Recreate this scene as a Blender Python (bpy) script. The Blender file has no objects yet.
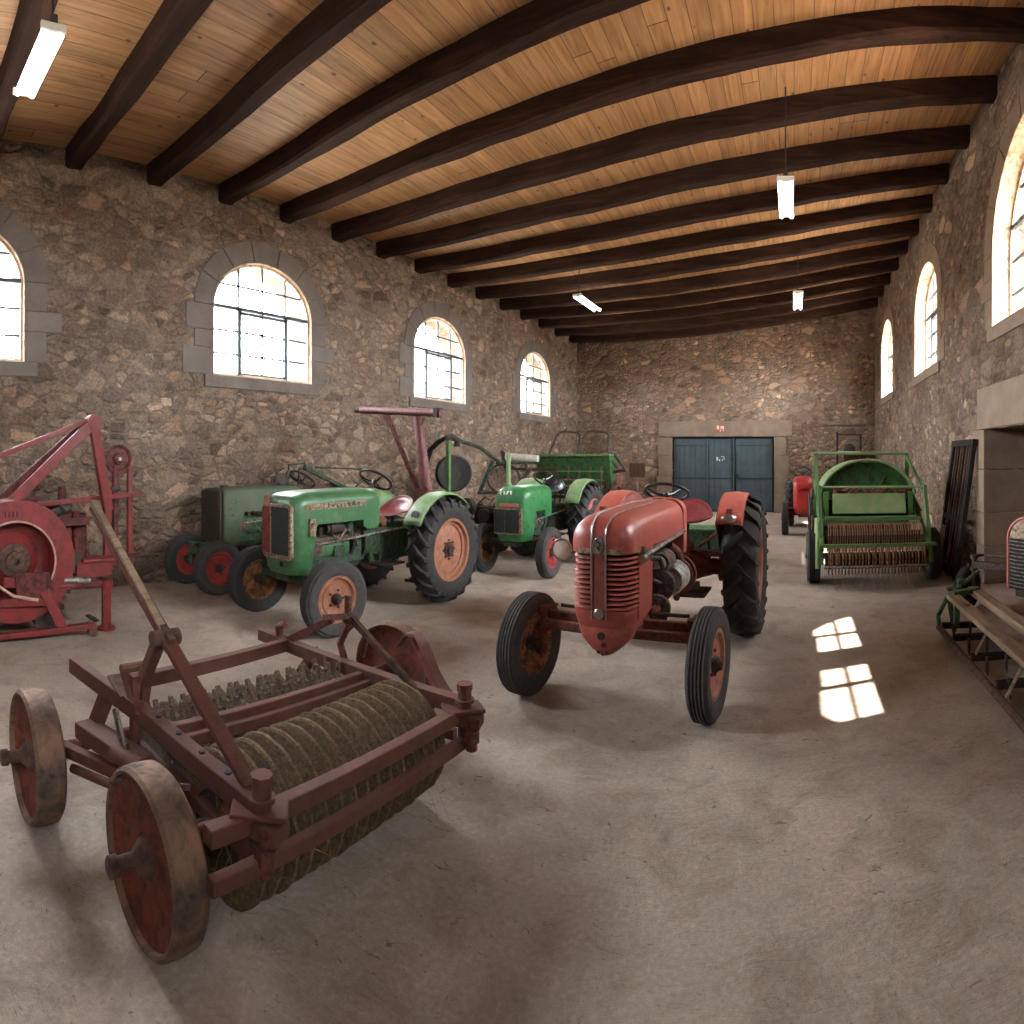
import bpy, bmesh, math, random
from mathutils import Vector, Matrix, Euler
PI = math.pi
sc = bpy.context.scene
COL = sc.collection
random.seed(7)
V = Vector

# ------------------------------------------------------------------ mesh builder
class MB:
    def __init__(s, M=None):
        s.v = []; s.f = []; s.M = M or Matrix()
    def add(s, vs, fs, M=None):
        n = len(s.v)
        T = s.M @ M if M is not None else s.M
        s.v += [T @ V(p) for p in vs]
        s.f += [tuple(i + n for i in f) for f in fs]
        return s
    def box(s, c, d, rot=(0, 0, 0), M=None):
        x, y, z = d[0] / 2, d[1] / 2, d[2] / 2
        T = Matrix.Translation(V(c)) @ Euler(rot).to_matrix().to_4x4()
        if M is not None: T = M @ T
        vs = [(i * x, j * y, k * z) for i in (-1, 1) for j in (-1, 1) for k in (-1, 1)]
        return s.add(vs, [(0, 1, 3, 2), (4, 6, 7, 5), (0, 4, 5, 1), (2, 3, 7, 6), (0, 2, 6, 4), (1, 5, 7, 3)], T)
    def bar(s, p0, p1, w, h, up=(0, 0, 1), ext=0.0):
        """rectangular bar from p0 to p1: w across, h along 'up'"""
        p0, p1 = V(p0), V(p1); d = (p1 - p0); L = d.length; d.normalize()
        u = V(up); u = u - d * u.dot(d)
        if u.length < 1e-4: u = V((0, 1, 0)) - d * d.y
        u.normalize(); r = d.cross(u)
        T = Matrix((( r.x, d.x, u.x, 0), (r.y, d.y, u.y, 0), (r.z, d.z, u.z, 0), (0, 0, 0, 1)))
        T = Matrix.Translation((p0 + p1) / 2) @ T
        return s.box((0, 0, 0), (w, L + 2 * ext, h), M=T)
    def angle(s, p0, p1, w, h, t=0.008, up=(0, 0, 1)):
        """L-section bar"""
        p0, p1 = V(p0), V(p1); d = (p1 - p0).normalized()
        u = V(up); u = (u - d * u.dot(d)).normalized(); r = d.cross(u)
        s.bar(p0 + u * h / 2, p1 + u * h / 2, w, t, up)
        s.bar(p0 + r * w / 2, p1 + r * w / 2, t, h, up)
        return s
    def tube(s, pts, r, seg=10, closed=False, caps=True):
        pts = [V(p) for p in pts]; n = len(pts)
        rs = r if isinstance(r, (list, tuple)) else [r] * n
        rings = []; prev = None
        for i, p in enumerate(pts):
            a = pts[(i - 1) % n] if (closed or i > 0) else p
            b = pts[(i + 1) % n] if (closed or i < n - 1) else p
            t = (b - a).normalized()
            if prev is None:
                q = V((0, 0, 1)) if abs(t.z) < .9 else V((1, 0, 0))
                u = (q - t * q.dot(t)).normalized()
            else:
                u = prev - t * prev.dot(t)
                u = u.normalized() if u.length > 1e-6 else t.orthogonal().normalized()
            prev = u; w = t.cross(u)
            rings.append([p + (u * math.cos(2 * PI * k / seg) + w * math.sin(2 * PI * k / seg)) * rs[i] for k in range(seg)])
        vs = [q for R in rings for q in R]; fs = []
        m = n if closed else n - 1
        for i in range(m):
            for k in range(seg):
                a = i * seg + k; b = i * seg + (k + 1) % seg
                c = ((i + 1) % n) * seg + (k + 1) % seg; d = ((i + 1) % n) * seg + k
                fs.append((a, b, c, d))
        if caps and not closed:
            fs.append(tuple(range(seg))[::-1]); fs.append(tuple((n - 1) * seg + k for k in range(seg)))
        return s.add(vs, fs)
    def cyl(s, p0, p1, r, seg=16, r2=None):
        return s.tube([p0, p1], [r, r if r2 is None else r2], seg)
    def lathe(s, prof, seg=32, M=None, closed=False):
        """prof: (radius, height); revolve about local Z"""
        vs = [(r * math.cos(2 * PI * k / seg), r * math.sin(2 * PI * k / seg), z) for k in range(seg) for r, z in prof]
        m = len(prof); fs = []
        for k in range(seg):
            k2 = (k + 1) % seg
            for i in range(m if closed else m - 1):
                j = (i + 1) % m
                fs.append((k * m + i, k2 * m + i, k2 * m + j, k * m + j))
        if not closed:
            if prof[0][0] > 1e-5: fs.append(tuple(k * m for k in range(seg))[::-1])
            if prof[-1][0] > 1e-5: fs.append(tuple(k * m + m - 1 for k in range(seg)))
        return s.add(vs, fs, M)
    def prism(s, outline, h, M=None, z0=0.0):
        n = len(outline)
        vs = [(x, y, z0) for x, y in outline] + [(x, y, z0 + h) for x, y in outline]
        fs = [tuple(range(n))[::-1], tuple(range(n, 2 * n))] + [(i, (i + 1) % n, n + (i + 1) % n, n + i) for i in range(n)]
        return s.add(vs, fs, M)
    def loft(s, rings, cap0=True, cap1=True, wrap=True):
        m = len(rings[0]); vs = [p for R in rings for p in R]; fs = []
        for i in range(len(rings) - 1):
            for k in range(m if wrap else m - 1):
                a = i * m + k; b = i * m + (k + 1) % m
                fs.append((a, b, b + m, a + m))
        if cap0: fs.append(tuple(range(m))[::-1])
        if cap1: fs.append(tuple((len(rings) - 1) * m + k for k in range(m)))
        return s.add(vs, fs)
    def ball(s, c, r, seg=16, n=10, sq=(1, 1, 1)):
        prof = [(r * math.sin(PI * i / n), -r * math.cos(PI * i / n)) for i in range(n + 1)]
        T = Matrix.Translation(V(c)) @ Matrix.Diagonal((sq[0], sq[1], sq[2], 1))
        return s.lathe(prof, seg, T)
    def pieces(s):
        """groups of faces that lie well apart from each other"""
        par = list(range(len(s.v)))
        def find(i):
            while par[i] != i: par[i] = par[par[i]]; i = par[i]
            return i
        for f in s.f:
            r = find(f[0])
            for i in f[1:]:
                q = find(i)
                if q != r: par[q] = r
        isl = {}
        for i, p in enumerate(s.v): isl.setdefault(find(i), []).append(p)
        if not 1 < len(isl) <= 120: return None
        keys = list(isl); B = [(V([min(p[k] for p in isl[r]) for k in range(3)]), V([max(p[k] for p in isl[r]) for k in range(3)])) for r in keys]
        g = list(range(len(keys)))
        def fg(i):
            while g[i] != i: g[i] = g[g[i]]; i = g[i]
            return i
        for i in range(len(keys)):
            for j in range(i):
                gap = V([max(0, B[i][0][k] - B[j][1][k], B[j][0][k] - B[i][1][k]) for k in range(3)]).length
                size = max(max(B[i][1] - B[i][0]), max(B[j][1] - B[j][0]))
                if gap <= max(.02, .5 * size): g[fg(i)] = fg(j)
        tops = sorted({fg(i) for i in range(len(keys))})
        if not 1 < len(tops) <= 14: return None
        which = {r: fg(i) for i, r in enumerate(keys)}
        out = []
        for t in tops:
            m = MB(); idx = {}
            for f in s.f:
                if which[find(f[0])] == t:
                    m.f.append(tuple(idx.setdefault(i, len(idx)) for i in f))
            m.v = [None] * len(idx)
            for i, k in idx.items(): m.v[k] = s.v[i]
            out.append(m)
        return sorted(out, key=lambda q: -len(q.v))
    def build(s, name, m, parent=None, smooth=35, bevel=0.0, solid=0.0, subd=0, label=None, split=True):
        if split and parent is not None:
            ps = s.pieces()
            if ps:
                os_ = [q.build(name, m, parent, smooth, bevel, solid, subd, label, False) for q in ps]
                return os_[0]
        me = bpy.data.meshes.new(name)
        me.from_pydata([tuple(p) for p in s.v], [], s.f)
        bm = bmesh.new(); bm.from_mesh(me)
        bmesh.ops.remove_doubles(bm, verts=bm.verts, dist=1e-5)
        bmesh.ops.recalc_face_normals(bm, faces=bm.faces)
        bm.to_mesh(me); bm.free()
        me.polygons.foreach_set('use_smooth', [bool(smooth)] * len(me.polygons))
        if smooth: me.set_sharp_from_angle(angle=math.radians(smooth))
        me.materials.append(m)
        o = bpy.data.objects.new(name, me); COL.objects.link(o)
        if parent is not None: o.parent = parent
        if solid:
            md = o.modifiers.new('Solidify', 'SOLIDIFY'); md.thickness = solid; md.offset = 0
        if bevel:
            md = o.modifiers.new('Bevel', 'BEVEL'); md.width = bevel; md.segments = 2; md.limit_method = 'ANGLE'
            md.angle_limit = math.radians(40); md.harden_normals = False
        if subd:
            md = o.modifiers.new('Sub', 'SUBSURF'); md.levels = subd; md.render_levels = subd
        if label: o['label'] = label
        return o

def axis(p, d, up=None):
    """matrix whose local Z runs along d, origin p"""
    d = V(d).normalized()
    return Matrix.Translation(V(p)) @ d.to_track_quat('Z', 'Y').to_matrix().to_4x4()

def tag(o, label, cat, group=None, kind=None):
    if label: o['label'] = label
    if cat: o['category'] = cat
    if group: o['group'] = group
    if kind: o['kind'] = kind
    return o

def thing(name, label, cat, loc=(0, 0, 0), rz=0.0, group=None):
    o = bpy.data.objects.new(name, None); COL.objects.link(o)
    o.location = loc; o.rotation_euler = (0, 0, rz); o.empty_display_size = .1
    return tag(o, label, cat, group)

def struct(o, label=None):
    o['kind'] = 'structure'
    if label: o['label'] = label
    return o

def copy_tree(o, parent=None):
    c = o.copy(); COL.objects.link(c); c.parent = parent
    for ch in [x for x in o.children]: copy_tree(ch, c)
    return c

# ------------------------------------------------------------------ materials
def S(r, g, b):
    f = lambda c: ((c / 255 + .055) / 1.055) ** 2.4 if c > 10 else c / 255 / 12.92
    return (f(r), f(g), f(b), 1)

class NT:
    def __init__(s, name):
        s.m = bpy.data.materials.new(name); s.m.use_nodes = True
        s.t = s.m.node_tree; s.b = s.t.nodes['Principled BSDF']
    def n(s, t, **kw):
        o = s.t.nodes.new(t)
        for k, v in kw.items():
            if k.startswith('i_'):
                k = k[2:]; o.inputs[int(k) if k.isdigit() else k.replace('_', ' ')].default_value = v
            else: setattr(o, k, v)
        return o
    def l(s, a, b): s.t.links.new(a, b)
    def math(s, op, a, b=None, c=None, clamp=False):
        o = s.n('ShaderNodeMath', operation=op); o.use_clamp = clamp
        for i, x in enumerate((a, b, c)):
            if x is None: continue
            if hasattr(x, 'is_output') or hasattr(x, 'links'): s.l(x, o.inputs[i])
            else: o.inputs[i].default_value = x
        return o.outputs[0]
    def ramp(s, fac, stops, interp='LINEAR'):
        o = s.n('ShaderNodeValToRGB'); cr = o.color_ramp; cr.interpolation = interp
        while len(cr.elements) < len(stops): cr.elements.new(.5)
        for e, (p, c) in zip(cr.elements, stops):
            e.position = p; e.color = c if len(c) == 4 else (*c, 1)
        s.l(fac, o.inputs[0]); return o.outputs[0]
    def mix(s, fac, a, b, mode='MIX'):
        o = s.n('ShaderNodeMix', data_type='RGBA', blend_type=mode)
        for i, x in ((0, fac), (6, a), (7, b)):
            if hasattr(x, 'links'): s.l(x, o.inputs[i])
            else: o.inputs[i].default_value = x
        return o.outputs[2]
    def pos(s):
        return s.n('ShaderNodeTexCoord').outputs['Object']
    def scale(s, vec, sx, sy, sz, rot=(0, 0, 0), loc=(0, 0, 0)):
        o = s.n('ShaderNodeMapping'); o.inputs['Scale'].default_value = (sx, sy, sz)
        o.inputs['Rotation'].default_value = rot; o.inputs['Location'].default_value = loc
        s.l(vec, o.inputs[0]); return o.outputs[0]
    def noise(s, vec, scale, detail=4, rough=.55, dist=0, out=0):
        o = s.n('ShaderNodeTexNoise'); o.inputs['Scale'].default_value = scale
        o.inputs['Detail'].default_value = detail; o.inputs['Roughness'].default_value = rough
        o.inputs['Distortion'].default_value = dist
        s.l(vec, o.inputs['Vector']); return o.outputs[out]
    def bump(s, h, strength=.3, dist=.01, prev=None):
        o = s.n('ShaderNodeBump'); o.inputs['Strength'].default_value = strength
        o.inputs['Distance'].default_value = dist; s.l(h, o.inputs['Height'])
        if prev is not None: s.l(prev, o.inputs['Normal'])
        return o.outputs[0]

def mat(name, base, alt=None, dirt=None, scale=6., dirt_amt=.5, rough=.5, metal=0., bump=.15, bscale=60., bdist=.004, edge=.12, coat=0.):
    """painted / bare material: base tone varied towards alt, patches of dirt, rust or wear of their own shape"""
    t = NT(name); p = t.pos()
    n1 = t.noise(p, scale, 5, .6)
    alt = alt or tuple(c * .75 for c in base[:3]) + (1,)
    col = t.mix(t.ramp(n1, [(.35, (0, 0, 0)), (.68, (1, 1, 1))]), base, alt)
    r = rough
    if dirt is not None:
        n2 = t.noise(p, scale * 2.3, 8, .7, .4)
        c = 1 - dirt_amt
        f = t.ramp(n2, [(max(0, c * .55 + .14), (0, 0, 0)), (min(1, c * .55 + .14 + edge), (1, 1, 1))])
        col = t.mix(f, col, dirt)
        t.l(t.math('MULTIPLY_ADD', f, .3, rough, clamp=True), t.b.inputs['Roughness'])
    else: t.b.inputs['Roughness'].default_value = rough
    t.l(col, t.b.inputs['Base Color'])
    t.b.inputs['Metallic'].default_value = metal
    if coat: t.b.inputs['Coat Weight'].default_value = coat; t.b.inputs['Coat Roughness'].default_value = .3
    if bump:
        t.l(t.bump(t.noise(p, bscale, 4, .6), bump, bdist), t.b.inputs['Normal'])
    return t.m

def stone_mat(name, ax, big=1.0, tint=(1, 1, 1)):
    """rubble masonry of irregular field stones in lime mortar, laid in the plane (ax, z)"""
    t = NT(name); p = t.pos()
    sp = t.n('ShaderNodeSeparateXYZ'); t.l(p, sp.inputs[0])
    cb = t.n('ShaderNodeCombineXYZ'); t.l(sp.outputs[ax], cb.inputs[0]); t.l(sp.outputs[2], cb.inputs[1])
    dep = t.math('MULTIPLY', sp.outputs[1 - ax], 1.0); t.l(dep, cb.inputs[2])
    uv = cb.outputs[0]
    wn = t.noise(uv, 2.6, 4, .6, out=1)
    vm = t.n('ShaderNodeVectorMath', operation='MULTIPLY_ADD'); t.l(wn, vm.inputs[0]); vm.inputs[1].default_value = (.22, .16, 0); t.l(uv, vm.inputs[2])
    wn2 = t.noise(uv, 14, 3, .6, out=1)
    vm2 = t.n('ShaderNodeVectorMath', operation='MULTIPLY_ADD'); t.l(wn2, vm2.inputs[0]); vm2.inputs[1].default_value = (.05, .04, 0); t.l(vm.outputs[0], vm2.inputs[2])
    w = vm2.outputs[0]
    def layer(sx, sy, off):
        m = t.scale(w, sx * big, sy * big, .02, loc=(off, off * .7, 0))
        a = t.n('ShaderNodeTexVoronoi', feature='F1', voronoi_dimensions='2D'); a.inputs['Scale'].default_value = 1; a.inputs['Randomness'].default_value = .92; t.l(m, a.inputs['Vector'])
        b = t.n('ShaderNodeTexVoronoi', feature='DISTANCE_TO_EDGE', voronoi_dimensions='2D'); b.inputs['Scale'].default_value = 1; b.inputs['Randomness'].default_value = .92; t.l(m, b.inputs['Vector'])
        return a.outputs['Color'], b.outputs['Distance']
    c1, e1 = layer(2.6, 4.5, 0.); c2, e2 = layer(5.6, 9.0, 3.7)
    sel = t.ramp(t.noise(uv, 1.5, 3, .5), [(.46, (0, 0, 0)), (.50, (1, 1, 1))])
    colr = t.mix(sel, c1, c2)
    e = t.n('ShaderNodeMix', data_type='FLOAT'); t.l(sel, e.inputs[0]); t.l(e1, e.inputs[2]); t.l(t.math('MULTIPLY', e2, 1.0), e.inputs[3]); ed = e.outputs[0]
    sc_ = t.n('ShaderNodeSeparateColor'); t.l(colr, sc_.inputs[0])
    tn = lambda c: tuple(a * b for a, b in zip(c[:3], tint)) + (1,)
    stone = t.ramp(sc_.outputs[0], [(.0, tn(S(120, 106, 96))), (.2, tn(S(150, 132, 116))), (.42, tn(S(172, 152, 132))), (.6, tn(S(146, 132, 122))), (.75, tn(S(184, 162, 134))), (.88, tn(S(158, 126, 108))), (1, tn(S(196, 180, 160)))])
    val = t.math('MULTIPLY_ADD', sc_.outputs[1], .5, .72)
    hv = t.n('ShaderNodeHueSaturation'); t.l(stone, hv.inputs['Color']); t.l(val, hv.inputs['Value']); hv.inputs['Saturation'].default_value = .82
    fine = t.noise(uv, 34, 6, .75); mid = t.noise(uv, 7, 5, .6)
    st = t.mix(.85, hv.outputs[0], t.ramp(fine, [(.25, S(76, 68, 62)), (.5, S(156, 146, 136)), (.75, S(214, 204, 190))]), 'OVERLAY')
    mort = t.mix(t.ramp(mid, [(.3, (0, 0, 0)), (.7, (1, 1, 1))]), tn(S(124, 112, 102)), tn(S(156, 142, 128)))
    mort = t.mix(.8, mort, t.ramp(fine, [(.3, S(92, 86, 80)), (.7, S(200, 190, 176))]), 'OVERLAY')
    thr = t.math('MULTIPLY_ADD', t.noise(uv, 4.5, 4, .7), .30, -.06)
    mask = t.math('SUBTRACT', ed, thr)
    mk = t.ramp(mask, [(.0, (0, 0, 0)), (.045, (1, 1, 1))])
    c = t.mix(mk, mort, st)
    stain = t.ramp(t.noise(uv, .7, 4, .6), [(.3, S(205, 196, 190)), (.7, (1, 1, 1))])
    c = t.mix(1., c, stain, 'MULTIPLY')
    t.l(c, t.b.inputs['Base Color']); t.b.inputs['Roughness'].default_value = .95
    t.b.inputs['Specular IOR Level'].default_value = .15
    h = t.math('MULTIPLY', t.ramp(mask, [(0, (0, 0, 0)), (.16, (1, 1, 1))]), t.math('MULTIPLY_ADD', sc_.outputs[2], .7, .5))
    h = t.math('ADD', h, t.math('MULTIPLY', fine, .8)); h = t.math('ADD', h, t.math('MULTIPLY', mid, .5))
    t.l(t.bump(h, .9, .05), t.b.inputs['Normal'])
    return t.m

def granite_mat(name, a=(102, 92, 86), b=(124, 113, 105)):
    t = NT(name); p = t.pos()
    oi = t.n('ShaderNodeObjectInfo')
    n1 = t.noise(p, 3, 5, .6); n2 = t.noise(p, 90, 3, .8)
    c = t.mix(t.ramp(n1, [(.3, (0, 0, 0)), (.7, (1, 1, 1))]), S(*a), S(*b))
    c = t.mix(.5, c, t.ramp(n2, [(.3, S(84, 76, 70)), (.5, S(132, 126, 122)), (.7, S(190, 184, 178))]), 'OVERLAY')
    # tone of each block, by its own place in the wall
    t.l(c, t.b.inputs['Base Color']); t.b.inputs['Roughness'].default_value = .9
    t.l(t.bump(t.math('ADD', t.noise(p, 70, 5, .7), t.noise(p, 9, 4, .6)), .5, .012), t.b.inputs['Normal'])
    return t.m

def floor_mat():
    t = NT('worn_concrete'); p = t.pos()
    big = t.noise(p, .55, 6, .6, .3); mid = t.noise(p, 3.2, 7, .68, .6); fine = t.noise(p, 42, 7, .75)
    scr = t.noise(t.scale(p, 5, 17, 1, rot=(0, 0, .5)), 1.0, 8, .72, 1.4)
    c = t.mix(t.ramp(big, [(.3, (0, 0, 0)), (.7, (1, 1, 1))]), S(172, 158, 146), S(202, 189, 176))
    c = t.mix(t.ramp(mid, [(.36, (1, 1, 1)), (.54, (0, 0, 0))]), c, t.mix(.5, c, S(138, 118, 102)))
    c = t.mix(t.ramp(scr, [(.30, (.85, .85, .85)), (.37, (0, 0, 0))]), c, S(86, 74, 66))
    c = t.mix(t.ramp(scr, [(.66, (0, 0, 0)), (.74, (.6, .6, .6))]), c, S(198, 184, 170))
    c = t.mix(.42, c, t.ramp(fine, [(.3, S(84, 76, 70)), (.5, S(134, 128, 122)), (.7, S(186, 178, 170))]), 'OVERLAY')
    chip = t.noise(t.scale(p, 1, 2.2, 1, rot=(0, 0, -.25)), 5.5, 5, .62, 2.2)
    c = t.mix(t.ramp(chip, [(.655, (0, 0, 0)), (.69, (.75, .75, .75))]), c, S(88, 72, 61))
    chip2 = t.noise(t.scale(p, 1.6, 1, 1, rot=(0, 0, .3)), 13, 4, .6, 1.6)
    c = t.mix(t.ramp(chip2, [(.67, (0, 0, 0)), (.70, (.6, .6, .6))]), c, S(96, 82, 72))
    oil = t.ramp(t.noise(p, 1.3, 4, .6, .8), [(.66, (0, 0, 0)), (.76, (.45, .45, .45))])
    c = t.mix(oil, c, S(92, 76, 66))
    t.l(c, t.b.inputs['Base Color'])
    t.l(t.ramp(mid, [(.3, (.62, .62, .62)), (.7, (.85, .85, .85))]), t.b.inputs['Roughness'])
    h = t.math('ADD', t.math('MULTIPLY', fine, .5), t.math('MULTIPLY', scr, .8)); h = t.math('ADD', h, mid)
    t.l(t.bump(h, .8, .016), t.b.inputs['Normal']); t.b.inputs['Specular IOR Level'].default_value = .25
    return t.m

def plank_mat():
    t = NT('pine_boards'); p = t.pos()
    sp = t.n('ShaderNodeSeparateXYZ'); t.l(p, sp.inputs[0])
    u = t.math('MULTIPLY', sp.outputs[0], 1 / .185); fl = t.math('FLOOR', u); fr = t.math('FRACT', u)
    wn = t.n('ShaderNodeTexWhiteNoise', noise_dimensions='1D'); t.l(fl, wn.inputs['W'])
    yo = t.math('ADD', sp.outputs[1], t.math('MULTIPLY', wn.outputs[0], 37.))
    ju = t.math('FRACT', t.math('MULTIPLY', yo, 1 / 7.3)); jf = t.math('FLOOR', t.math('MULTIPLY', yo, 1 / 7.3))
    wn2 = t.n('ShaderNodeTexWhiteNoise', noise_dimensions='2D')
    cb2 = t.n('ShaderNodeCombineXYZ'); t.l(fl, cb2.inputs[0]); t.l(jf, cb2.inputs[1]); t.l(cb2.outputs[0], wn2.inputs['Vector'])
    cb = t.n('ShaderNodeCombineXYZ'); t.l(sp.outputs[0], cb.inputs[0]); t.l(yo, cb.inputs[1]); t.l(fl, cb.inputs[2])
    g = t.noise(t.scale(cb.outputs[0], 14, .9, 1), 1.2, 5, .6, 1.2)
    c = t.ramp(g, [(.3, S(150, 108, 70)), (.5, S(180, 136, 92)), (.72, S(198, 158, 114))])
    hs = t.n('ShaderNodeHueSaturation'); t.l(c, hs.inputs['Color']); t.l(t.math('MULTIPLY_ADD', wn2.outputs[0], .32, .80), hs.inputs['Value'])
    kn = t.n('ShaderNodeTexVoronoi', feature='F1'); kn.inputs['Scale'].default_value = 3.4; kn.inputs['Randomness'].default_value = 1
    t.l(t.scale(cb.outputs[0], 1.6, 1, 1), kn.inputs['Vector'])
    c = t.mix(t.ramp(kn.outputs['Distance'], [(.06, (.9, .9, .9)), (.13, (0, 0, 0))]), hs.outputs[0], S(92, 52, 28))
    gap = t.math('MAXIMUM', t.math('LESS_THAN', fr, .035), t.math('LESS_THAN', ju, .0016))
    c = t.mix(t.math('MULTIPLY', gap, .85), c, S(58, 34, 20))
    t.l(c, t.b.inputs['Base Color']); t.b.inputs['Roughness'].default_value = .6
    t.l(t.bump(t.math('SUBTRACT', t.math('MULTIPLY', g, .2), gap), .5, .006), t.b.inputs['Normal'])
    return t.m

def wood_mat(name, dark, mid, light, ax=0, rough=.75, sc_=1.0, crack=(20, 12, 9)):
    t = NT(name); p = t.pos()
    k = [9, 9, 9]; k[ax] = .7
    oi = t.n('ShaderNodeObjectInfo')
    va = t.n('ShaderNodeVectorMath', operation='ADD'); t.l(p, va.inputs[0])
    cb = t.n('ShaderNodeCombineXYZ'); t.l(t.math('MULTIPLY', oi.outputs['Random'], 40.), cb.inputs[0]); t.l(cb.outputs[0], va.inputs[1])
    g = t.noise(t.scale(va.outputs[0], *[a * sc_ for a in k]), 1.5, 7, .65, .8)
    big = t.noise(va.outputs[0], 2.2, 4, .6)
    c = t.ramp(g, [(.3, S(*dark)), (.52, S(*mid)), (.75, S(*light))])
    c = t.mix(t.ramp(big, [(.35, (.6, .6, .6)), (.6, (0, 0, 0))]), c, S(*dark))
    c = t.mix(t.ramp(g, [(.31, (1, 1, 1)), (.36, (0, 0, 0))]), c, S(*crack))
    t.l(c, t.b.inputs['Base Color']); t.b.inputs['Roughness'].default_value = rough; t.b.inputs['Specular IOR Level'].default_value = .18
    t.l(t.bump(t.math('ADD', g, t.math('MULTIPLY', big, .6)), .7, .012), t.b.inputs['Normal'])
    return t.m

def emit_mat(name, col, st):
    t = NT(name); t.b.inputs['Base Color'].default_value = (.8, .8, .8, 1)
    t.b.inputs['Emission Color'].default_value = (*col, 1); t.b.inputs['Emission Strength'].default_value = st
    return t.m

def glass_mat(name, tint=(1, 1, 1, 1)):
    t = NT(name); t.t.nodes.remove(t.b)
    tr = t.n('ShaderNodeBsdfTransparent'); tr.inputs[0].default_value = tint
    gl = t.n('ShaderNodeBsdfGlossy'); gl.inputs['Roughness'].default_value = .05
    fr = t.n('ShaderNodeFresnel'); fr.inputs[0].default_value = 1.45
    mx = t.n('ShaderNodeMixShader'); t.l(t.math('MULTIPLY', fr.outputs[0], .6), mx.inputs[0]); t.l(tr.outputs[0], mx.inputs[1]); t.l(gl.outputs[0], mx.inputs[2])
    t.l(mx.outputs[0], t.t.nodes['Material Output'].inputs[0])
    return t.m

M = {}
RUST = S(96, 56, 38)
M['stone_y'] = stone_mat('rubble_stone_side', 1, 1.0, (1.08, 1.10, 1.16))
M['stone_x'] = stone_mat('rubble_stone_end', 0, 1.1, (1.32, 1.32, 1.36))
M['granite'] = granite_mat('granite_block')
M['granite_w'] = granite_mat('granite_block_warm', (132, 114, 98), (156, 136, 116))
M['floor'] = floor_mat()
M['pine'] = plank_mat()
M['beam'] = wood_mat('dark_oak_beam', (34, 21, 17), (56, 36, 28), (84, 56, 43), 0, .9)
M['frame_cream'] = mat('cream_window_lining', S(214, 192, 166), S(186, 160, 134), S(150, 122, 98), 5, .35, .7)
M['muntin'] = mat('grey_blue_iron', S(62, 72, 82), S(48, 56, 64), None, 8, 0, .6)
M['glass'] = glass_mat('window_glass')
M['door'] = mat('faded_blue_door', S(64, 78, 83), S(52, 65, 71), S(86, 94, 94), 2.2, .3, .7, bump=.2, bscale=25, edge=.3)
M['door_dark'] = mat('dark_blue_door', S(34, 44, 50), None, None, 4, 0, .7)
# paints
M['redA'] = mat('faded_red_paint', S(160, 78, 66), S(146, 64, 54), S(186, 130, 112), 5, .33, .42, 0, .1, 40, edge=.35, coat=.25)
M['redA_dark'] = mat('dull_red_paint', S(126, 52, 44), S(104, 42, 36), S(74, 46, 38), 9, .42, .6, edge=.2)
M['redA_rust'] = mat('rusty_red_iron', S(120, 58, 46), S(96, 50, 40), S(70, 46, 38), 14, .5, .75, edge=.2)
M['red_bright'] = mat('bright_red_paint', S(176, 34, 38), S(146, 26, 30), S(112, 42, 36), 7, .3, .4, coat=.3)
M['red_mach'] = mat('red_machine_paint', S(122, 30, 27), S(100, 25, 24), S(80, 36, 31), 6, .42, .5, edge=.22, coat=.1)
M['red_mach_dk'] = mat('dark_red_machine_paint', S(104, 28, 28), S(84, 26, 26), S(60, 32, 28), 8, .45, .6)
M['red_roller'] = mat('weathered_red_frame', S(98, 50, 41), S(78, 42, 34), S(100, 76, 61), 9, .46, .75, 0, .45, 80, edge=.3)
M['red_hoist'] = mat('dark_pinkish_red_paint', S(108, 54, 52), S(92, 44, 44), S(78, 52, 48), 9, .35, .55)
M['iron_rust'] = mat('rusted_cast_iron', S(104, 76, 60), S(84, 62, 52), S(58, 46, 42), 9, .5, .8, .15, .5, 70, .006, .25)
M['wheel_rim'] = mat('rust_polished_wheel', S(130, 96, 72), S(96, 78, 66), S(60, 54, 53), 5, .46, .62, .3, .4, 50, .006, .25)
M['wheel_red'] = mat('rusted_red_disc', S(122, 54, 38), S(98, 46, 36), S(50, 34, 30), 6, .5, .75, 0, .4, 50, .006, .3)
M['ring'] = mat('earthy_rusty_ring', S(122, 98, 72), S(92, 72, 52), S(150, 128, 98), 34, .42, .95, 0, 1., 180, .012, .2)
M['ring_dk'] = mat('dark_earthy_star', S(104, 88, 74), S(78, 64, 54), S(136, 118, 98), 30, .4, .9, 0, .8, 120, .008, .2)
M['earth'] = mat('dry_dark_earth', S(66, 53, 42), S(46, 37, 30), S(90, 74, 58), 30, .4, .95, 0, 1., 120, .012, .2)
M['straw'] = mat('dry_straw', S(168, 142, 100), S(140, 114, 78), None, 30, 0, .9)
M['greenB'] = mat('mid_green_paint', S(66, 112, 72), S(50, 94, 56), S(116, 138, 108), 4, .34, .38, 0, .1, 40, edge=.35, coat=.25)
M['greenB_dk'] = mat('grimy_green_paint', S(52, 88, 56), S(40, 68, 44), S(42, 42, 34), 10, .52, .6, edge=.2)
M['green_fender'] = mat('pale_green_paint', S(108, 136, 88), S(84, 118, 70), S(146, 150, 124), 6, .35, .45, edge=.3)
M['greenC'] = mat('bright_green_paint', S(52, 126, 72), S(42, 110, 60), S(44, 84, 54), 5, .3, .38, coat=.3)
M['greenD'] = mat('old_dark_green_paint', S(66, 84, 60), S(56, 72, 52), S(84, 78, 62), 6, .45, .6, edge=.3)
M['greenD_side'] = mat('old_green_side_paint', S(64, 108, 66), S(50, 90, 56), S(52, 56, 44), 8, .4, .6)
M['greenH'] = mat('harvester_green_paint', S(82, 124, 64), S(66, 104, 52), S(76, 84, 54), 6, .38, .5, edge=.25)
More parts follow.
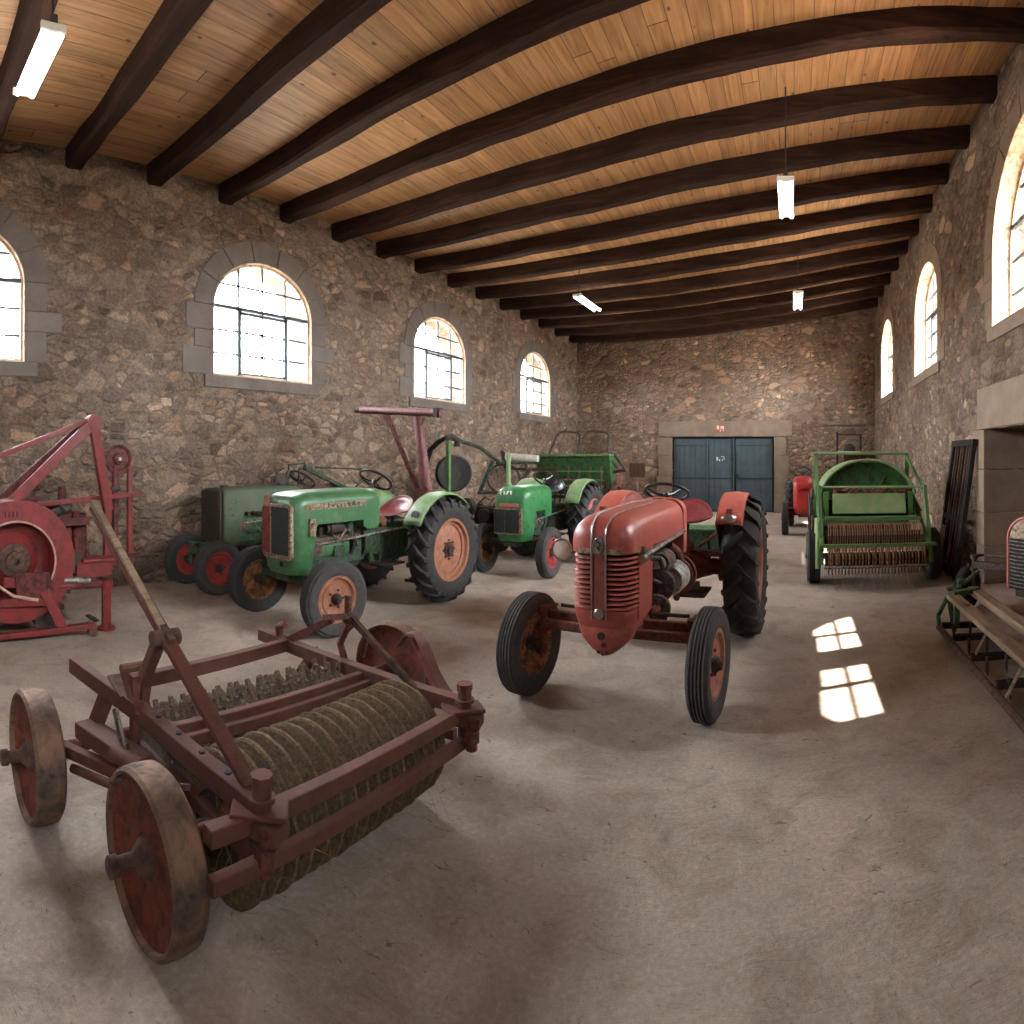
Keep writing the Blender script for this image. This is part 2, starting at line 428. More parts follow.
M['greenH_dk'] = mat('harvester_dark_green', S(48, 96, 42), S(40, 80, 38), S(46, 60, 36), 5, .4, .55)
M['greenP'] = mat('panel_worn_green', S(128, 152, 104), S(104, 138, 84), S(150, 156, 124), 4, .4, .55, edge=.3)
M['green_dk'] = mat('bottle_green_paint', S(34, 70, 42), S(28, 54, 36), S(40, 40, 32), 8, .45, .6)
M['engine'] = mat('oily_dark_iron', S(52, 46, 42), S(38, 34, 32), S(78, 66, 56), 16, .42, .55, .3, .4, 60)
M['engine_red'] = mat('oily_red_iron', S(96, 56, 48), S(72, 46, 40), S(50, 42, 38), 14, .5, .55, .1, .3, 60)
M['engine_brown'] = mat('brown_engine_iron', S(112, 88, 74), S(90, 70, 60), S(64, 52, 46), 14, .45, .5, .3, .3, 60)
M['steel'] = mat('worn_steel', S(150, 144, 138), S(124, 118, 112), S(96, 80, 68), 14, .4, .4, .7)
M['chrome'] = mat('dull_chrome', S(188, 182, 176), S(160, 152, 146), None, 12, 0, .28, .9)
M['alu'] = mat('grey_aluminium', S(164, 160, 156), S(140, 136, 132), S(110, 100, 92), 12, .35, .5, .3)
M['black'] = mat('black_bakelite', S(24, 23, 24), S(18, 18, 18), None, 10, 0, .3, bump=0)
M['dark'] = mat('dark_void_paint', S(30, 27, 26), S(22, 20, 20), None, 10, 0, .8)
M['rubber'] = mat('old_black_rubber', S(64, 62, 61), S(52, 51, 51), S(98, 91, 84), 9, .36, .78, 0, .25, 60, edge=.35)
M['rubber_dk'] = mat('dark_tractor_rubber', S(50, 49, 49), S(40, 39, 40), S(84, 78, 72), 8, .34, .82, 0, .25, 60, edge=.35)
M['rim_or'] = mat('faded_orange_rim', S(164, 112, 88), S(146, 92, 68), S(116, 80, 62), 7, .42, .55, edge=.3)
M['rim_yel'] = mat('rusty_yellow_rim', S(156, 102, 54), S(128, 80, 44), S(86, 56, 40), 8, .45, .6)
M['rim_red'] = mat('red_wheel_rim', S(160, 50, 48), S(130, 40, 40), S(110, 64, 54), 8, .35, .5)
M['rim_pink'] = mat('faded_pink_rim', S(188, 104, 96), S(166, 84, 78), S(150, 110, 98), 8, .35, .5)
M['cream_trim'] = mat('tarnished_cream_trim', S(170, 150, 124), S(140, 118, 96), S(104, 78, 62), 14, .4, .5, .2)
M['seat_red'] = mat('dull_red_seat', S(128, 48, 50), S(104, 38, 42), S(150, 84, 78), 9, .3, .4, coat=.3)
M['seat_rim'] = mat('worn_pale_rim', S(182, 150, 134), S(150, 112, 100), None, 14, 0, .5)
M['seat_blk'] = mat('dark_grey_seat', S(44, 50, 54), S(34, 38, 42), S(92, 98, 100), 6, .3, .35)
M['mesh'] = mat('dark_radiator_mesh', S(52, 58, 56), S(40, 46, 44), None, 40, 0, .7, .2, .8, 260, .004)
M['mesh_br'] = mat('rusty_radiator_mesh', S(74, 62, 50), S(58, 50, 42), None, 30, 0, .8, .1, .8, 260, .004)
M['lens'] = mat('headlamp_glass', S(222, 214, 200), S(196, 186, 170), None, 30, 0, .12, .1, .3, 120)
M['wood_grey'] = wood_mat('weathered_timber', (92, 76, 62), (138, 118, 98), (172, 152, 128), 1, .85, 1.2, (60, 48, 40))
M['wood_brown'] = wood_mat('brown_timber', (52, 36, 28), (84, 62, 48), (114, 88, 68), 2, .85, 1.4, (40, 28, 22))
M['wood_black'] = wood_mat('blackened_timber', (24, 20, 18), (44, 37, 32), (68, 58, 50), 2, .85, 1.4, (14, 12, 11))
M['tine'] = mat('rusty_spring_tine', S(156, 118, 76), S(130, 94, 60), S(84, 58, 44), 20, .4, .7, .2)
M['brick'] = mat('red_brown_crate', S(120, 66, 50), S(100, 56, 44), S(80, 58, 48), 14, .4, .85)
M['white'] = mat('chipped_white_enamel', S(212, 208, 198), S(190, 184, 172), S(160, 140, 120), 10, .2, .6)
M['sign'] = mat('orange_sign_plate', S(176, 92, 66), S(156, 70, 50), None, 10, 0, .5, bump=0)
M['tube'] = emit_mat('lit_fluorescent_tube', (1., .97, .90), 9)
M['lamp_body'] = mat('white_lamp_batten', S(206, 204, 196), S(190, 186, 178), None, 8, 0, .5)
M['clay'] = mat('grey_dark_cloth', S(58, 52, 50), None, None, 6, 0, .9)
# ------------------------------------------------------------------ camera: the photograph is a cylindrical panorama
FPX, CX, CY = 577.6, 793.8, 457.4
cam = bpy.data.cameras.new('camera'); camo = bpy.data.objects.new('camera', cam); COL.objects.link(camo)
sc.camera = camo
u0, u1 = -CX / FPX, (1024 - CX) / FPX
yaw = (u0 + u1) / 2
cam.type = 'PANO'; cam.panorama_type = 'CENTRAL_CYLINDRICAL'
cam.central_cylindrical_radius = 1.0
cam.central_cylindrical_range_u_min = -(u1 - u0) / 2; cam.central_cylindrical_range_u_max = (u1 - u0) / 2
cam.central_cylindrical_range_v_max = CY / FPX; cam.central_cylindrical_range_v_min = -(1024 - CY) / FPX
camo.location = (0, 0, 1.6); camo.rotation_euler = (PI / 2, 0, -yaw)
cam.clip_start = .05; cam.clip_end = 200

# ------------------------------------------------------------------ room shell
XL, XR, YF, YB, T = -6.6, 2.37, 16.76, -5.2, .55
def zbeam(x):                                                          # underside of the sagging beams over x
    u = (x - (XL + XR) / 2) / ((XR - XL) / 2)
    return 5.08 + (x - XL) * (5.91 - 5.08) / (XR - XL) - .375 * max(0, 1 - u * u)
BH = .235
def ztop(x): return zbeam(x) + BH
f = MB().box(((XL + XR) / 2 + 1.3, (YF + YB) / 2, -.1), (XR - XL + 4.2, YF - YB + 1.6, .2)).build('floor', M['floor'], smooth=0)
struct(f, 'worn brownish grey concrete floor of the hall')

def arch(w, z0, zs, rise, n=18, grow=0.0):
    """outline (y, z) of a round-headed opening"""
    a = w / 2 + grow
    pts = [(-a, z0), (a, z0), (a, zs)]
    pts += [(a * math.cos(PI * i / n), zs + (rise + grow) * math.sin(PI * i / n)) for i in range(1, n)]
    pts += [(-a, zs)]
    return pts
def cut(o, cutters):
    for c in cutters:
        md = o.modifiers.new('b', 'BOOLEAN'); md.operation = 'DIFFERENCE'; md.object = c; md.solver = 'EXACT'
    dg = bpy.context.evaluated_depsgraph_get()
    me = bpy.data.meshes.new_from_object(o.evaluated_get(dg))
    o.modifiers.clear(); old = o.data; o.data = me; bpy.data.meshes.remove(old)
    for c in cutters:
        m_ = c.data; bpy.data.objects.remove(c); bpy.data.meshes.remove(m_)
PX = Matrix(((0, 0, 1, 0), (1, 0, 0, 0), (0, 1, 0, 0), (0, 0, 0, 1)))   # (y, z, depth) -> world, depth along +X
PY = Matrix(((1, 0, 0, 0), (0, 0, 1, 0), (0, 1, 0, 0), (0, 0, 0, 1)))   # (x, z, depth) -> world, depth along +Y

LWY = [.72, 5.08, 9.43, 13.79]
RWY = [-2.0, 5.40, 10.2, 14.56]  # first one is added behind the camera to light the roller
LW = dict(w=1.78, z0=2.72, zs=3.66, rise=.72)
RW = dict(w=1.80, z0=3.18, zs=4.30, rise=.80)
RW2 = dict(w=2.4, z0=3.18, zs=4.05, rise=1.2)                           # the wide one above the doorway
def rwd(y): return RW2 if abs(y - 5.40) < .1 else RW
DY0, DY1, DZ = 3.7, 6.88, 1.95                                         # doorway in the right-hand wall
def zcut(x): return ztop(x) - .004
w = MB().add([(XL - T, YB - T, -.05), (XL, YB - T, -.05), (XL, YF + T, -.05), (XL - T, YF + T, -.05), (XL - T, YB - T, 5.5), (XL, YB - T, 5.5), (XL, YF + T, 5.5), (XL - T, YF + T, 5.5)],
             [(0, 1, 2, 3), (4, 5, 6, 7), (0, 1, 5, 4), (1, 2, 6, 5), (2, 3, 7, 6), (3, 0, 4, 7)]).build('wall_left', M['stone_y'], smooth=0)
cut(w, [MB().prism(arch(**LW), T + .4, Matrix.Translation((XL - T - .2, y, 0)) @ PX).build('c', M['stone_y'], smooth=0) for y in LWY])
struct(w, 'long rubble stone wall with the row of low arched windows')
w = MB().add([(XR, YB - T, -.05), (XR + T, YB - T, -.05), (XR + T, YF + T, -.05), (XR, YF + T, -.05), (XR, YB - T, 6.4), (XR + T, YB - T, 6.4), (XR + T, YF + T, 6.4), (XR, YF + T, 6.4)],
             [(0, 1, 2, 3), (4, 5, 6, 7), (0, 1, 5, 4), (1, 2, 6, 5), (2, 3, 7, 6), (3, 0, 4, 7)]).build('wall_right', M['stone_y'], smooth=0)
cs = [MB().prism(arch(**rwd(y)), T + .4, Matrix.Translation((XR - .2, y, 0)) @ PX).build('c', M['stone_y'], smooth=0) for y in RWY]
cs.append(MB().box((XR + T / 2, (DY0 + DY1) / 2, DZ / 2 - .1), (T + .4, DY1 - DY0, DZ + .2)).build('c', M['stone_y'], smooth=0))
cut(w, cs)
struct(w, 'rubble stone wall with the high arched windows and the side doorway')
w = MB().box(((XL + XR) / 2, YF + T / 2, 3.1), (XR - XL, T, 6.3)).build('wall_far', M['stone_x'], smooth=0)
BX0, BX1, BZ = -3.59, -.575, 2.2
cut(w, [MB().box(((BX0 + BX1) / 2, YF, BZ / 2 - .1), (BX1 - BX0, .5, BZ + .2)).build('c', M['stone_x'], smooth=0)])
struct(w, 'rubble stone end wall around the blue double door')
struct(MB().box(((XL + XR) / 2, YB - T / 2, 3.1), (XR - XL, T, 6.3)).build('wall_back', M['stone_x'], smooth=0), 'rubble stone end wall behind the camera')
# side room beyond the doorway
AX0, AX1, AY0, AY1 = XR + T, 6.2, 2.6, 8.8
a = MB()
a.box(((AX0 + AX1) / 2, AY1 + .1, 1.3), (AX1 - AX0, .2, 2.7)); a.box(((AX0 + AX1) / 2, AY0 - .1, 1.3), (AX1 - AX0, .2, 2.7))
a.box((AX1 + .1, (AY0 + AY1) / 2, 1.3), (.2, AY1 - AY0 + .4, 2.7)); a.box(((AX0 + AX1) / 2, (AY0 + AY1) / 2, 2.6), (AX1 - AX0, AY1 - AY0, .1))
struct(a.build('wall_alcove', M['stone_x'], smooth=0), 'dim stone alcove behind the side doorway')
struct(MB().box(((AX0 + AX1) / 2 + .3, (AY0 + AY1) / 2, -.1), (AX1 - AX0 + .2, AY1 - AY0 + .4, .19)).build('floor_alcove', M['floor'], smooth=0), 'concrete floor of the alcove')
# ceiling: boards lying on the beams, sloping up to the right-hand wall
e = .5
def cz(x): return ztop(x)
c = MB().loft([[(x, YB - e, cz(x)), (x, YF + e, cz(x)), (x, YF + e, cz(x) + .3), (x, YB - e, cz(x) + .3)] for x in [XL - e + (XR - XL + 2 * e) * i / 40 for i in range(41)]]).build('ceiling', M['pine'], smooth=30)
struct(c, 'honey coloured pine board ceiling')
ORD = 'first second third fourth fifth sixth seventh eighth ninth tenth eleventh twelfth thirteenth fourteenth fifteenth sixteenth seventeenth eighteenth nineteenth twentieth'.split()
def beam(y, k):
    rnd = random.Random(k * 13 + 5); n = 26; rings = []
    x0, x1 = XL - .2, XR + .2
    for i in range(n + 1):
        x = x0 + (x1 - x0) * i / n; zb = zbeam(x)
        wob = [.012 * math.sin(i * .9 + rnd.random() * 2) + rnd.uniform(-.006, .006) for _ in range(6)]
        hw = .102 + wob[0]; b = zb + wob[1] * .8
        yy = y + .012 * math.sin(i * .35 + k)
        t_ = ztop(x) + .01
        rings.append([(x, yy - hw, t_), (x, yy - hw - wob[2] * .3, b + .03), (x, yy - hw + .028, b), (x, yy + hw - .028, b + wob[3] * .3), (x, yy + hw, b + .03), (x, yy + hw, t_)])
    o = MB().loft(rings).build('ceiling_beam', M['beam'], smooth=30)
    o['kind'] = 'structure'
    return o
BY = [3.30 + 1.076 * i for i in range(-7, 13)]
for k, y in enumerate(BY):
    o = beam(y, k); o['label'] = 'dark hewn timber roof beam, %s from the end wall with the blue door' % ORD[len(BY) - 1 - k]

# ------------------------------------------------------------------ windows
def arch_band(w, z0, zs, rise, g0, g1, d0, d1, n=18):
    """arch-shaped lining between outlines grown by g0 and g1, depth d0..d1 (local: y, z, depth=x)"""
    A = arch(w, z0 - g0, zs, rise, n, g0); B = arch(w, z0 - g1, zs, rise, n, g1)
    m = len(A); vs = [(y, z, d0) for y, z in A] + [(y, z, d0) for y, z in B] + [(y, z, d1) for y, z in A] + [(y, z, d1) for y, z in B]
    fs = []
    for i in range(m):
        j = (i + 1) % m
        fs += [(i, j, m + j, m + i), (2 * m + i, 3 * m + i, 3 * m + j, 2 * m + j), (i, 2 * m + i, 2 * m + j, j), (m + i, m + j, 3 * m + j, 3 * m + i)]
    return vs, fs
def arch_h(w, zs, rise, y):
    a = w / 2; return zs + rise * math.sqrt(max(0, 1 - (y / a) ** 2))
def block(m, M_, outline, t=.05):
    m.prism(outline, t, M_)
def window(n, side, yc, D, label):
    W, z0, zs, rise = D['w'], D['z0'], D['zs'], D['rise']
    # local frame: depth axis 0 = inner wall face, + = outwards
    base = Matrix.Translation((XL if side < 0 else XR, yc, 0)) @ (Matrix.Scale(-1, 4, (1, 0, 0)) if side < 0 else Matrix()) @ PX
    root = MB(base)
    dF = .07 if side < 0 else .24
    vs, fs = arch_band(W, z0, zs, rise, -.045, -.003, dF - .03, dF + .05); root.add(vs, fs)
    frame = root.build('window_%d' % n, M['frame_cream'], smooth=0)
    struct(frame, label)
    # lining of the reveal
    vs, fs = arch_band(W, z0, zs, rise, -.012, .0, -.012, dF); MB(base).add(vs, fs).build('reveal_lining', M['frame_cream'], frame, smooth=30)
    # iron glazing bars
    m = MB(base); cols = [-W / 2 + .045 + (W - .09) * i / 4 for i in range(5)]
    H = (zs + rise - z0); rh = H / 5.15
    for y in cols[1:4]:
        top = arch_h(W, zs, rise, y) - .03
        m.box((y, (z0 + top) / 2, dF + .01), (.026, top - z0, .03))
    for k in range(1, 5):
        z = z0 + rh * k
        half = W / 2 if z < zs else W / 2 * math.sqrt(max(0, 1 - ((z - zs) / rise) ** 2))
        half -= .03
        m.box((0, z, dF + .01), (2 * half, .026, .03))
    m.build('glazing_bars', M['muntin'], frame, smooth=0)
    m = MB(base); ztr = z0 + 3 * rh; half = W / 2 - .035
    m.box((0, ztr, dF - .005), (2 * half, .05, .05))
    for y in (cols[1], cols[3]): m.box((y, (z0 + ztr) / 2, dF - .005), (.06, ztr - z0, .05))
    m.box((0, z0 + .05, dF - .005), (cols[3] - cols[1], .05, .045)); m.box((0, ztr - .06, dF - .01), (cols[3] - cols[1], .04, .04))
    if W > 2: m.box((0, (z0 + zs + rise) / 2, dF + .1), (.34, zs + rise - z0 - .02, .26))  # unseen pier added mid-window to split its sun patch in two
    m.build('casement_frame', M['muntin'], frame, smooth=0)
    m = MB(base); O = arch(W - .04, z0 + .02, zs, rise - .02)
    m.prism(O, .004, Matrix.Translation((0, 0, dF + .03))); m.build('glass', M['glass'], frame, smooth=0)
    # dressed granite surround
    gm = M['granite'] if side < 0 else M['granite_w']
    gw = .30; pr = -.018; rnd = random.Random(n)
    m = MB(base); na = 7
    for k in range(na):
        a0, a1 = PI * k / na + .006, PI * (k + 1) / na - .006
        pts = []
        for j in range(5):
            a = a0 + (a1 - a0) * j / 4; pts.append((W / 2 * math.cos(a), zs + rise * math.sin(a)))
        for j in range(4, -1, -1):
            a = a0 + (a1 - a0) * j / 4; pts.append(((W / 2 + gw) * math.cos(a), zs + (rise + gw) * math.sin(a)))
        m.prism(pts, .10, Matrix.Translation((0, 0, pr)))
    for s in (-1, 1):
        z = z0; k = 0
        while z < zs - .02:
            h = min((.36, .24, .34, .3)[k % 4], zs - z); 
            if zs - z - h < .12: h = zs - z
            wd = gw + (.16 if (k + (s > 0)) % 2 == 0 else -.02) + rnd.uniform(-.03, .03)
            y0, y1 = s * W / 2, s * (W / 2 + wd)
            m.box(((y0 + y1) / 2, z + h / 2, pr + .05), (abs(y1 - y0) - .008, h - .008, .10))
            z += h; k += 1
    m.build('stone_surround', gm, frame, smooth=0, bevel=.006)
    m = MB(base)
    m.box((-W / 4 - .04, z0 - .085, pr + .04), (W / 2 + .22, .17, .12)); m.box((W / 4 + .08, z0 - .085, pr + .045), (W / 2 + .14, .17, .11))
    m.build('window_sill', gm, frame, smooth=0, bevel=.008)
    return frame
k = 1
NAMES = ['beside the corner with the lone ceiling lamp', 'above the red drum machine and old green tractors', 'above the tall red hoist', 'closest to the blue door']
for i, y in enumerate(LWY):
    window(k, -1, y, LW, 'arched multi-pane window in the low-silled wall, ' + NAMES[i]); k += 1
NAMES = ['added out of view to light the ring roller', 'above the side doorway', 'above the leaning slatted rack', 'closest to the blue door']
for i, y in enumerate(RWY):
    window(k, 1, y, rwd(y), ('wide ' if i == 1 else '') + 'arched multi-pane window in the high-silled wall, ' + NAMES[i]); k += 1
# portals for the daylight
for side, ys in ((-1, LWY), (1, RWY)):
    for y in ys:
        D = LW if side < 0 else rwd(y)
        l = bpy.data.lights.new('daylight_portal', 'AREA'); l.shape = 'RECTANGLE'; l.size = D['w'] + .2; l.size_y = 1.9 if D['w'] < 2 else 2.3
        l.cycles.is_portal = True
        o = bpy.data.objects.new('daylight_portal', l); COL.objects.link(o)
        o.location = ((XL - T - .02) if side < 0 else XR + T + .02, y, (D['z0'] + D['zs'] + D['rise']) / 2)
        o.rotation_euler = (PI / 2, 0, -PI / 2 if side < 0 else PI / 2)

# ------------------------------------------------------------------ doors
def box_row(m, xs, z0, z1, y, d, gap=.01):
    for a, b in zip(xs[:-1], xs[1:]): m.box(((a + b) / 2, y, (z0 + z1) / 2), (b - a - gap, d, z1 - z0 - gap))
dy = YF + .10
root = MB().box(((BX0 + BX1) / 2, dy + .05, BZ / 2), (BX1 - BX0, .06, BZ)).build('door_1', M['door_dark'], smooth=0)
struct(root, 'wide faded blue plank barn door with a wicket panel in the end wall')
x0, x1, x2, x3 = BX0 + .04, BX0 + 1.06, BX0 + 1.83, BX1 - .04
def leaf(name, a, b, head=True):
    m = MB(); n = max(4, round((b - a) / .17)); xs = [a + (b - a) * i / n for i in range(n + 1)]
    top = BZ - (.26 if head else .05)
    box_row(m, xs, 0.03, .96, dy, .04, .006); box_row(m, xs, 1.0, top, dy, .04, .006)
    if head: m.box(((a + b) / 2, dy - .01, BZ - .15), (b - a - .01, .05, .19))
    o = m.build(name, M['door'], root, smooth=0, bevel=.004)
    MB().box(((a + b) / 2, dy - .025, .98), (b - a, .03, .05)).build('door_rail', M['door_dark'], o, smooth=0)
    return o
leaf('door_panel', x0, x1 - .03); wk = leaf('wicket_door', x1 + .03, x2 - .05, False); leaf('door_panel', x2 + .06, x3)
m = MB()
for x in (x1, x2): m.box((x, dy - .03, BZ / 2), (.05, .05, BZ - .04))
m.build('door_stile', M['door'], root, smooth=0, bevel=.004)
m = MB(); m.box((x2 + .12, dy - .06, 1.06), (.05, .04, .13)); m.box((x2 - .04, dy - .06, 1.55), (.06, .03, .04)); m.build('door_latch', M['black'], root, smooth=0, bevel=.004)
m = MB(); cxm = (x1 + x2) / 2
for (a, b, c_, d_) in ((-.10, 1.56, .05, .10), (-.03, 1.52, .03, .06), (.06, 1.62, .10, .015), (.10, 1.57, .015, .10), (.05, 1.53, .02, .05)):
    m.box((cxm + a, dy - .0215, b), (c_, .002, d_))
m.build('chalk_mark', M['white'], wk, smooth=0)
# dressed stones of the doorways
m = MB(); y = YF - .02
m.box(((BX0 + BX1) / 2 - .75, y + .04, BZ + .235), (2.3, .12, .45)); m.box(((BX0 + BX1) / 2 + 1.22, y + .04, BZ + .24), (1.62, .12, .46))
for s, xe in ((-1, BX0), (1, BX1)):
    z = 0
    for k_, h in enumerate((.55, .5, .6, .54)):
        wd = (.36, .46, .40, .44)[(k_ + (s > 0)) % 4]
        m.box((xe + s * wd / 2, y + .04, z + h / 2), (wd - .01, .12, h - .01)); z += h
m.build('trim_1', M['granite_w'], smooth=0, bevel=.008); struct(bpy.data.objects['trim_1'], 'pale dressed granite lintel and jambs around the blue door')
m = MB()
m.box((XR + .26, (DY0 + DY1) / 2, DZ + .27), (.57, DY1 - DY0 + .55, .52))
z = 0
for k_, h in enumerate((.48, .42, .55, .5)):
    wd = (.30, .46, .34, .48)[k_]
    m.box((XR + .26, DY1 + wd / 2 - .004, z + h / 2), (.57, wd, h - .008)); m.box((XR + .26, DY0 - wd / 2, z + h / 2), (.57, wd - .01, h - .01)); z += h
m.build('trim_2', M['granite_w'], smooth=0, bevel=.01); struct(bpy.data.objects['trim_2'], 'large dressed granite lintel and jambs of the side doorway')

# small sign above the blue door
t_ = thing('exit_sign', 'small orange emergency sign on the granite lintel above the blue door', 'sign', (-2.13, YF - .09, 2.44))
MB().box((0, 0, 0), (.27, .04, .21)).build('sign_plate', M['sign'], t_, smooth=0, bevel=.006)
m = MB()
m.box((-.07, -.023, .03), (.07, .004, .11)); m.box((.06, -.023, .03), (.10, .004, .08)); m.box((0, -.023, -.06), (.03, .004, .05)); m.box((.085, -.023, -.05), (.025, .004, .05))
m.build('pictogram', M['white'], t_, smooth=0)
# fluorescent lights
def lamp(loc, rz, cable_x, label, L=1.15):
    t_ = thing('ceiling_lamp', label, 'lamp', loc, rz, 'hanging fluorescent lamps')
    m = MB(); m.box((0, 0, .02), (.10, L, .04)); m.box((0, L / 2, .015), (.19, .03, .05)); m.box((0, -L / 2, .015), (.19, .03, .05)); m.build('batten', M['lamp_body'], t_, smooth=0, bevel=.004)
    for s in (-1, 1): MB().cyl((s * .062, -L / 2 + .02, -.012), (s * .062, L / 2 - .02, -.012), .024, 12).build('tube', M['tube'], t_)
    wy = loc[1] + cable_x * math.cos(rz); wx = loc[0] - cable_x * math.sin(rz)
    zc = (zbeam(wx) if min(abs(wy - y_) for y_ in BY) < .12 else ztop(wx)) - loc[2]
    m = MB(); m.tube([(0, cable_x, .03), (0, cable_x, zc)], .007, 6); m.build('suspension_rod', M['dark'], t_)
    m = MB(); m.box((0, cable_x, .07), (.05, .08, .05)); m.build('junction_box', M['engine'], t_, smooth=0)
lamp((-4.26, 1.14, 4.60), PI / 2 + .04, -.36, 'lit twin-tube fluorescent lamp hanging crosswise near the ceiling by the first windows', .76)
lamp((-4.08, 10.95, 4.72), 0.0, -.48, 'lit twin-tube fluorescent lamp hanging over the green seed hopper')
lamp((-.09, 6.72, 4.60), 0.0, -.45, 'large lit twin-tube fluorescent lamp hanging on a long cable over the bare floor', .95)
lamp((.08, 11.45, 4.70), 0.0, -.45, 'small lit twin-tube fluorescent lamp hanging before the beams by the end wall')
o = MB().box((XR + T + .27, (YF + YB) / 2, 6.02), (.6, YF - YB + 1.5, .12)).build('roof', M['beam'], smooth=0); struct(o, 'unseen timber eave added outside the high windows to cut the sun')  # eave added out of view to block the upper sun rays
# ------------------------------------------------------------------ wheels (axle along local X, centred on the hub)
RX = Matrix.Rotation(PI / 2, 4, 'Y')                     # lathe axis Z -> X
def tyre_prof(R, r, w, ribs=0):
    """closed section of a tyre: outer radius R, bead radius r, width w"""
    h = w / 2; p = []
    sh = R - .12 * (R - r)
    p += [(r, -h * .62), (r + .02, -h * .80), ((R + r) / 2, -h), (sh - .01, -h * .93), (R - .012, -h * .74)]
    if ribs:
        n = ribs; ww = 1.48 * h; x0 = -h * .74
        for i in range(n):
            a = x0 + ww * i / n; b = x0 + ww * (i + 1) / n; g = ww / n * .16; c_ = .006 * (1 - ((a + b) / 2 / h) ** 2)
            p += [(R + c_ - (.014 if i else .012), a + (g if i else 0)), (R + c_, a + g * 1.5), (R + c_, b - g * 1.5), (R + c_ - .014, b - g)]
    else: p += [(R - .004, -h * .4), (R, 0), (R - .004, h * .4)]
    p += [(R - .012, h * .74), (sh - .01, h * .93), ((R + r) / 2, h), (r + .02, h * .80), (r, h * .62)]
    return p
MESH = {}
def put(key, name, parent, make, loc=(0, 0, 0), rot=(0, 0, 0), scale=None):
    """link one more object that uses the mesh built once under this key"""
    if key not in MESH:
        o = make(); MESH[key] = o.data; o.name = name; o.parent = parent
    else:
        o = bpy.data.objects.new(name, MESH[key]); COL.objects.link(o); o.parent = parent
    o.location = loc; o.rotation_euler = rot
    if scale: o.scale = scale
    return o
def front_wheel(parent, loc, s, R=.335, w=.145, rim='rim_or', tyre='rubber', name='front_wheel', steer=0.0, cap=None, back=None):
    """s=+1: outer face towards +X"""
    rr = R * .60; rz = (0, 0, steer if s > 0 else PI + steer)
    t = put(('ft', R, w, tyre), name, parent, lambda: MB().lathe(tyre_prof(R, rr, w, 5), 56, RX, True).build(name, M[tyre], smooth=30), loc, rz)
    def rim_():
        h = w / 2
        m = MB().lathe([(rr + .012, h * .62), (rr + .012, h * .72), (rr - .012, h * .70), (rr - .03, h * .40), (rr - .035, -h * .3), (rr - .015, -h * .65), (rr + .01, -h * .7), (rr + .01, -h * .6), (rr - .025, -h * .4), (rr - .045, h * .2), (rr - .045, h * .35)], 40, RX, True)
        return m.build('rim', M[rim], smooth=40)
    def disc_():
        h = w / 2
        return MB().lathe([(rr - .03, h * .12), (rr - .05, h * .30), (rr * .72, h * .42), (rr * .45, h * .30), (rr * .30, h * .32), (0, h * .32), (0, h * .12), (rr * .4, h * .12), (rr * .72, h * .22), (rr - .06, h * .08)], 40, RX, True).build('wheel_disc', M[cap or rim], smooth=40)
    put(('fr', R, w, rim), 'rim', t, rim_); put(('fd', R, w, rim, cap), 'wheel_disc', t, disc_)
    def hub_():
        h = w / 2; m = MB().lathe([(0, h * .25), (.052, h * .25), (.05, h * .7), (.036, h * 1.0), (.03, h * 1.15), (0, h * 1.18)], 18, RX)
        for k in range(5):
            a = 2 * PI * k / 5; m.cyl((h * .3, .078 * math.cos(a), .078 * math.sin(a)), (h * .5, .078 * math.cos(a), .078 * math.sin(a)), .011, 6)
        m.cyl((-h * .9, 0, 0), (h * .3, 0, 0), .05, 14)
        return m.build('hub', M['engine_red'], smooth=40)
    put(('fh', w), 'hub', t, hub_)
    return t
